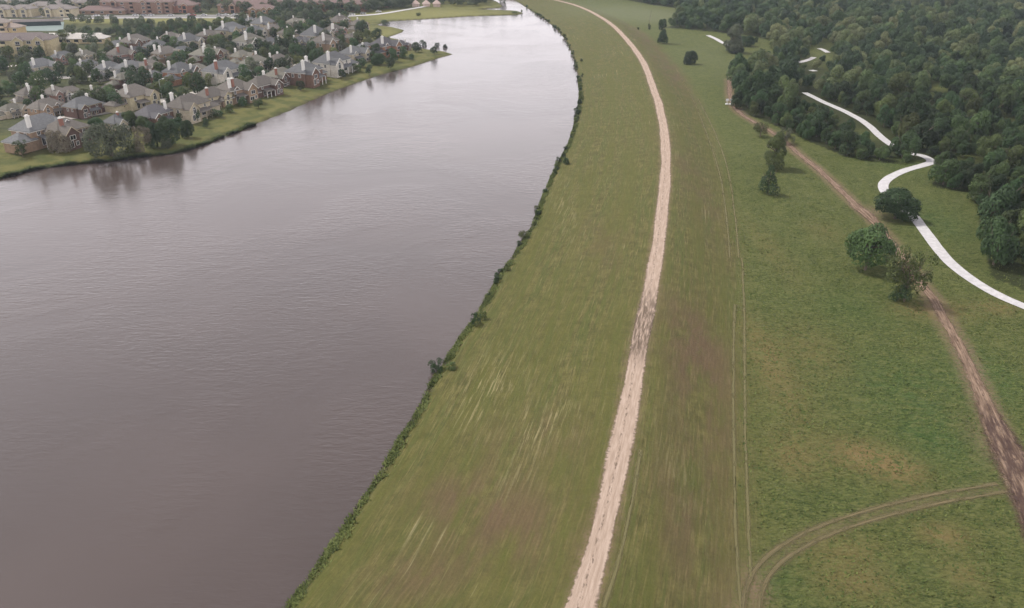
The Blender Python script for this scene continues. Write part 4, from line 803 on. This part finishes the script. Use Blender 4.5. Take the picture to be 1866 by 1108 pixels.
# garden trees filled between the houses
GT = []; hxy = [(q['x'], q['y'], q['s']) for q in HOUSES]; r3 = random.Random(21)
HOOD = np.array([unp(*p, 2) for p in [(-60,215),(0,225),(120,222),(250,212),(330,205),(400,186),(470,168),(540,148),(600,130),(650,120),(720,100),(715,78),(660,56),(640,38),(560,30),(440,40),(330,52),(230,60),(180,78),(90,78),(-60,92)]])
tries = [(r3.uniform(HOOD[:, 0].min(), HOOD[:, 0].max()), r3.uniform(HOOD[:, 1].min(), HOOD[:, 1].max())) for _ in range(22000)]
tries = [t for t, k_ in zip(tries, inside(np.array(tries), HOOD)) if k_]
hpx = [(q['px'], q['py'], q['x'], q['y']) for q in HOUSES]
for x, y in tries:
    if len(GT) >= 360: break
    rad = r3.uniform(2.6, 5.0); hh = rad*r3.uniform(1.6, 2.15)
    bad = False
    for q in HOUSES:
        dx, dy = x-q['x'], y-q['y']; ca, sa = math.cos(q['a']), math.sin(q['a']); lx_, ly_ = dx*ca+dy*sa, -dx*sa+dy*ca
        if abs(lx_) < q['Lx']/2+.6+rad*.3 and abs(ly_) < 4.2*q['s']+rad*.3: bad = True; break
        # keep roofs in view: do not stand tall right in front of a house
        if abs(dx) < 2.5 and -9 < dy < -5 and hh > 9: bad = True; break
    if bad or any((x-a_)**2+(y-b_)**2 < ((rad+c_)*.52)**2 for a_, b_, c_ in GT): continue
    px, py, dep = proj(x, y, 2.5)
    GT.append((x, y, rad)); tone = r3.choice(['deep green', 'dark green', 'mid green', 'grey green', 'olive green', 'deep green']) if r3.random() > .04 else 'yellow green'
    o = tree('garden_tree', x, y, float(mesh_z([(x, y)])[0]), rad, hh, r3.choice(CRS), tone, None, 'tree', 'garden trees of the estate', r3.choice(TR), .08)
    o['tone_'] = tone
gts = [t for t in TREES if t[4].get('group') == 'garden trees of the estate']; cnt = {}
for x, y, rad, hh, o in gts:
    px, py, _ = proj(x, y, 3); q = min(HOUSES, key=lambda h_: (h_['x']-x)**2+(h_['y']-y)**2); qx, qy, _ = proj(q['x'], q['y'], 3)
    rel = ('left of' if px < qx else 'right of') if abs(px-qx) > abs(py-qy)*2.2 else ('behind' if py < qy else 'before')
    col = min(TONES, key=lambda t_: sum(abs(a_/sum(TONES[t_])-b_/sum(o.children[0].color[:3])) for a_, b_ in zip(TONES[t_], o.children[0].color))) if not o.get('tone_') else o['tone_']
    if 'tone_' in o: del o['tone_']
    o['_k'] = '%s garden tree %s the %s' % (col, rel, q['name']); cnt.setdefault(o['_k'], []).append((px, hh, o))
for kx, l_ in cnt.items():
    l_.sort(key=lambda q: q[0]); n_ = len(l_)
    pre = [''] if n_ == 1 else ['left-hand ', 'right-hand '] if n_ == 2 else ['left-hand ', 'middle ', 'right-hand ']
    for i, (px, hh, o) in enumerate(l_):
        del o['_k']; tag(o, pre[min(i, len(pre)-1)]+kx, 'tree')
# tree masses beyond and beside the estate
far_l = []
r4 = random.Random(4)
def fill(poly_px, n, rmin, rmax, z=2.4, dmul=1.35):
    pl_ = np.array([unp(*p, z) for p in poly_px]); mn_, mx_ = pl_.min(0), pl_.max(0); got = []
    P_ = np.array([(r4.uniform(mn_[0], mx_[0]), r4.uniform(mn_[1], mx_[1])) for _ in range(n*6)]); P_ = P_[inside(P_, pl_)]
    for x, y in P_[:n*3]:
        rad = r4.uniform(rmin, rmax)
        if any((x-q[0])**2+(y-q[1])**2 < (rad*dmul)**2 for q in got) or any((x-q[0])**2+(y-q[1])**2 < (rad*.9+q[2]*.5)**2 for q in BLK): continue
        got.append((x, y, float(mesh_z([(x, y)])[0]), rad, rad*r4.uniform(1.5, 2.2)))
        if len(got) >= n: break
    far_l.extend(got)
BLK = [(o.location.x, o.location.y, 14) for o in C.objects if o.name.startswith('apartment_building')]+[(o.location.x, o.location.y, 12) for o in C.objects if o.name.startswith('house') and 'group' not in o]
BLK += [(q[0]*t+p[0]*(1-t), q[1]*t+p[1]*(1-t), 3) for p, q in ((unp(-60, 29.8, 2.6), unp(320, 29.6, 2.6)), (unp(320, 29.6, 2.6), unp(560, 28, 2.6))) for t in np.linspace(0, 1, 60)]
fill([(-300,36),(160,31),(180,24),(420,25),(470,30),(450,24),(430,8),(300,-2),(-300,-2)], 230, 3.5, 6)
fill([(430,26),(640,27),(700,20),(760,12),(640,12),(600,20),(450,20)], 110, 3.5, 5.5)
fill([(640,26),(745,14),(760,0),(660,0)], 60, 3.5, 6)
fill([(780,9),(880,9),(905,-3),(780,-3)], 50, 3.5, 6)
fill([(-700,0),(930,0),(700,-40),(-1200,-40)], 620, 4.5, 7.5, dmul=1.7)
fill([(120,62),(190,66),(240,52),(330,50),(340,58),(230,60),(160,82),(90,84),(85,95),(0,98),(0,108),(60,104),(120,90)], 34, 2.8, 4.5)
fill([(125,44),(215,50),(260,48),(260,46),(200,46),(150,42)], 12, 2.6, 4)
fill([(430,36),(520,38),(600,34),(630,42),(600,40),(520,46),(470,40)], 30, 3, 5)
sc_o = [c for c in (t[4].children[0] for t in TREES if t[4].name.startswith('garden_tree')) if c.data in CRS[:3]]
pr2 = [next(c for c in sc_o if c.data == m_) for m_ in CRS[:3]]
g = NT('grove_leaves'); oi = g.n('ShaderNodeObjectInfo'); rp = g.n('ShaderNodeValToRGB'); g.l(oi.outputs['Random'], rp.inputs[0])
rp.color_ramp.elements[0].color = (.040, .062, .028, 1); rp.color_ramp.elements[1].color = (.085, .105, .050, 1)
hv = g.n('ShaderNodeHueSaturation'); g.l(rp.outputs[0], hv.inputs['Color']); g.l(g.rng(g.attr('tone'), 0, 1, .65, 1.4, False), hv.inputs['Value']); GROVE = g.end(g.bsdf(hv.outputs[0], .7, .25))
gv = scatter_trees('distant_grove', far_l, pr2, GROVE); tag(gv, 'masses of distant trees around the terracotta complex and the far field', 'trees', kind='stuff')
print('houses', len(HOUSES), 'garden trees', len(gts), 'grove', len(far_l))

# ------------------------------------------------------------ rank grass and reeds on the banks
def upn(g):
    v = g.n('ShaderNodeVectorMath', operation='MULTIPLY_ADD'); g.l(g.n('ShaderNodeNewGeometry').outputs['Normal'], v.inputs[0]); v.inputs[1].default_value = (.45, .45, .45); v.inputs[2].default_value = (0, 0, 1)
    w_ = g.n('ShaderNodeVectorMath', operation='NORMALIZE'); g.l(v.outputs[0], w_.inputs[0]); return w_.outputs[0]
def reeds(name, line, wid, n, hmin, hmax, cols, label):
    r = np.random.default_rng(n); sg = np.linalg.norm(np.diff(line, axis=0), axis=1); cum = np.concatenate([[0], np.cumsum(sg)]); s = r.uniform(0, cum[-1], n)
    i = np.clip(np.searchsorted(cum, s)-1, 0, len(sg)-1); t = (s-cum[i])/sg[i]; a_, b_ = line[i], line[i+1]; T_ = (b_-a_)/sg[i][:, None]; Nn = np.stack([T_[:, 1], -T_[:, 0]], 1)
    band = .75+.2*np.sin(s*.31)*np.sin(s*.083+1)+.12*np.sin(s*.9)+.1*np.sin(s*2.3)
    p = a_+(b_-a_)*t[:, None]+Nn*(wid[0]+(wid[1]-wid[0])*r.beta(1.3, 2.0, n)*np.clip(band, .15, 1.3)*1.35)[:, None]; z = mesh_z(p)
    k = (z > -.35) & (np.sin(s*.21+1)+np.sin(s*.57)+.7*np.sin(s*1.3)+r.normal(0, 1.1, n) > -.9); p, z, s = p[k], np.maximum(z[k], -.05), s[k]; n = len(p)
    an = r.uniform(0, 6.283, n); w_ = r.uniform(.04, .10, n)*1.2; h = r.uniform(hmin, hmax, n)*np.clip(.75+.35*np.sin(s*.5)*np.sin(s*.17), .4, 1.3); kl = r.uniform(.5, 1.5, n)*h; ln_ = np.column_stack([-np.sin(an)*kl, np.cos(an)*kl])
    c_, s_ = np.cos(an)*w_, np.sin(an)*w_; base = np.column_stack([p, z]); V = np.stack([base+np.column_stack([-c_, -s_, 0*c_]), base+np.column_stack([c_, s_, 0*c_]), base+np.column_stack([ln_[:, 0]+c_*.6, ln_[:, 1]+s_*.6, h]), base+np.column_stack([ln_[:, 0]-c_*.6, ln_[:, 1]-s_*.6, h*.95])], 1).reshape(-1, 3)
    g = NT(name+'_blades'); cc = g.mix(g.rng(g.attr('tone'), 0, 1), *cols); m_ = g.end(g.bsdf(cc, .85, .1, upn(g))); me = qmesh(name, V, np.arange(4*n).reshape(n, 4), m_)
    pn = .5+.5*wav(p, 77, 8)+r.normal(0, .25, n); attr(me, 'tone', np.repeat(np.clip(pn, 0, 1), 4)); o = link(name, me); tag(o, label, 'grass', kind='stuff'); return o
near_e = EAST[[i for i in range(len(EAST)) if EAST[i][1] < 430]]
reeds('bank_grass', near_e, (-.4, 1.6), 48000, .12, .5, ((.045, .062, .02), (.135, .160, .052)), 'rank green grass fringing the levee side of the lake')
reeds('reeds', WEST[[i for i in range(len(WEST)) if -60 < proj(*WEST[i], 0)[0] < 470]][::-1], (-2.2, .6), 26000, .5, 1.5, ((.04, .062, .02), (.115, .145, .048)), 'band of green reeds along the far lawn shore')
# taller weeds tufting the meadow, nearest part
gm = np.random.default_rng(3); Pm = np.column_stack([gm.uniform(15, 150, 190000), gm.uniform(58, 280, 190000)]); dm = seg_dist(Pm, ROAD); md2 = seg_dist(Pm, DIRT)[0]; ms3 = seg_dist(Pm, SIDE)[0]
dpth = np.minimum.reduce([seg_dist(Pm, ln)[0] for ln in PW[:1]])
cl = .5+.5*wav(Pm, 31, 7)+.25*wav(Pm, 32, 2.5); kk = (dm[0]*dm[1] > 19+2.5*wav(Pm, 51, 6)) & (md2 > 2.6) & (ms3 > 1.6) & (dpth > 2.4) & (gm.uniform(0, 1, len(Pm)) < np.clip(cl*.9, .08, 1)); Pm = Pm[kk]; n = len(Pm); z = mesh_z(Pm)
an = gm.uniform(0, 6.283, n); w_ = gm.uniform(.05, .15, n); h = gm.uniform(.06, .27, n); c_, s_ = np.cos(an)*w_, np.sin(an)*w_; base = np.column_stack([Pm, z-.03]); kl = gm.uniform(.5, 1.6, n)*h; ln_ = np.column_stack([-np.sin(an)*kl, np.cos(an)*kl])
V = np.stack([base+np.column_stack([-c_, -s_, 0*c_]), base+np.column_stack([c_, s_, 0*c_]), base+np.column_stack([ln_[:, 0]+c_*.5, ln_[:, 1]+s_*.5, h]), base+np.column_stack([ln_[:, 0]-c_*.8, ln_[:, 1]-s_*.8, h*.8])], 1).reshape(-1, 3)
g = NT('weed_blades'); m_ = g.end(g.bsdf(g.mix(g.rng(g.attr('tone'), 0, 1), (.044, .072, .020), (.135, .160, .050)), .85, .1, upn(g))); me = qmesh('meadow_weeds', V, np.arange(4*n).reshape(n, 4), m_)
attr(me, 'tone', np.repeat(np.clip(.45+.4*wav(Pm, 41, 12)+gm.normal(0, .22, n), 0, 1), 4)); tag(link('meadow_weeds', me), 'tufts of taller weeds all over the meadow right of the levee', 'grass', kind='stuff')
#@@NB_END

# ------------------------------------------------------------ haze
if HAZE:
    hb = MB(); hb.box(0, 5500, -3.0, 21000, 13500, 85.5)
    g = NT('haze'); v = g.n('ShaderNodeVolumePrincipled'); v.inputs['Color'].default_value = (.76, .86, 1.0, 1); v.inputs['Density'].default_value = HAZE
    v.inputs['Anisotropy'].default_value = .3; g.l(v.outputs[0], g.o.inputs['Volume'])
    ho = link('haze', hb.mesh('haze', g.m)); tag(ho, kind='stuff')
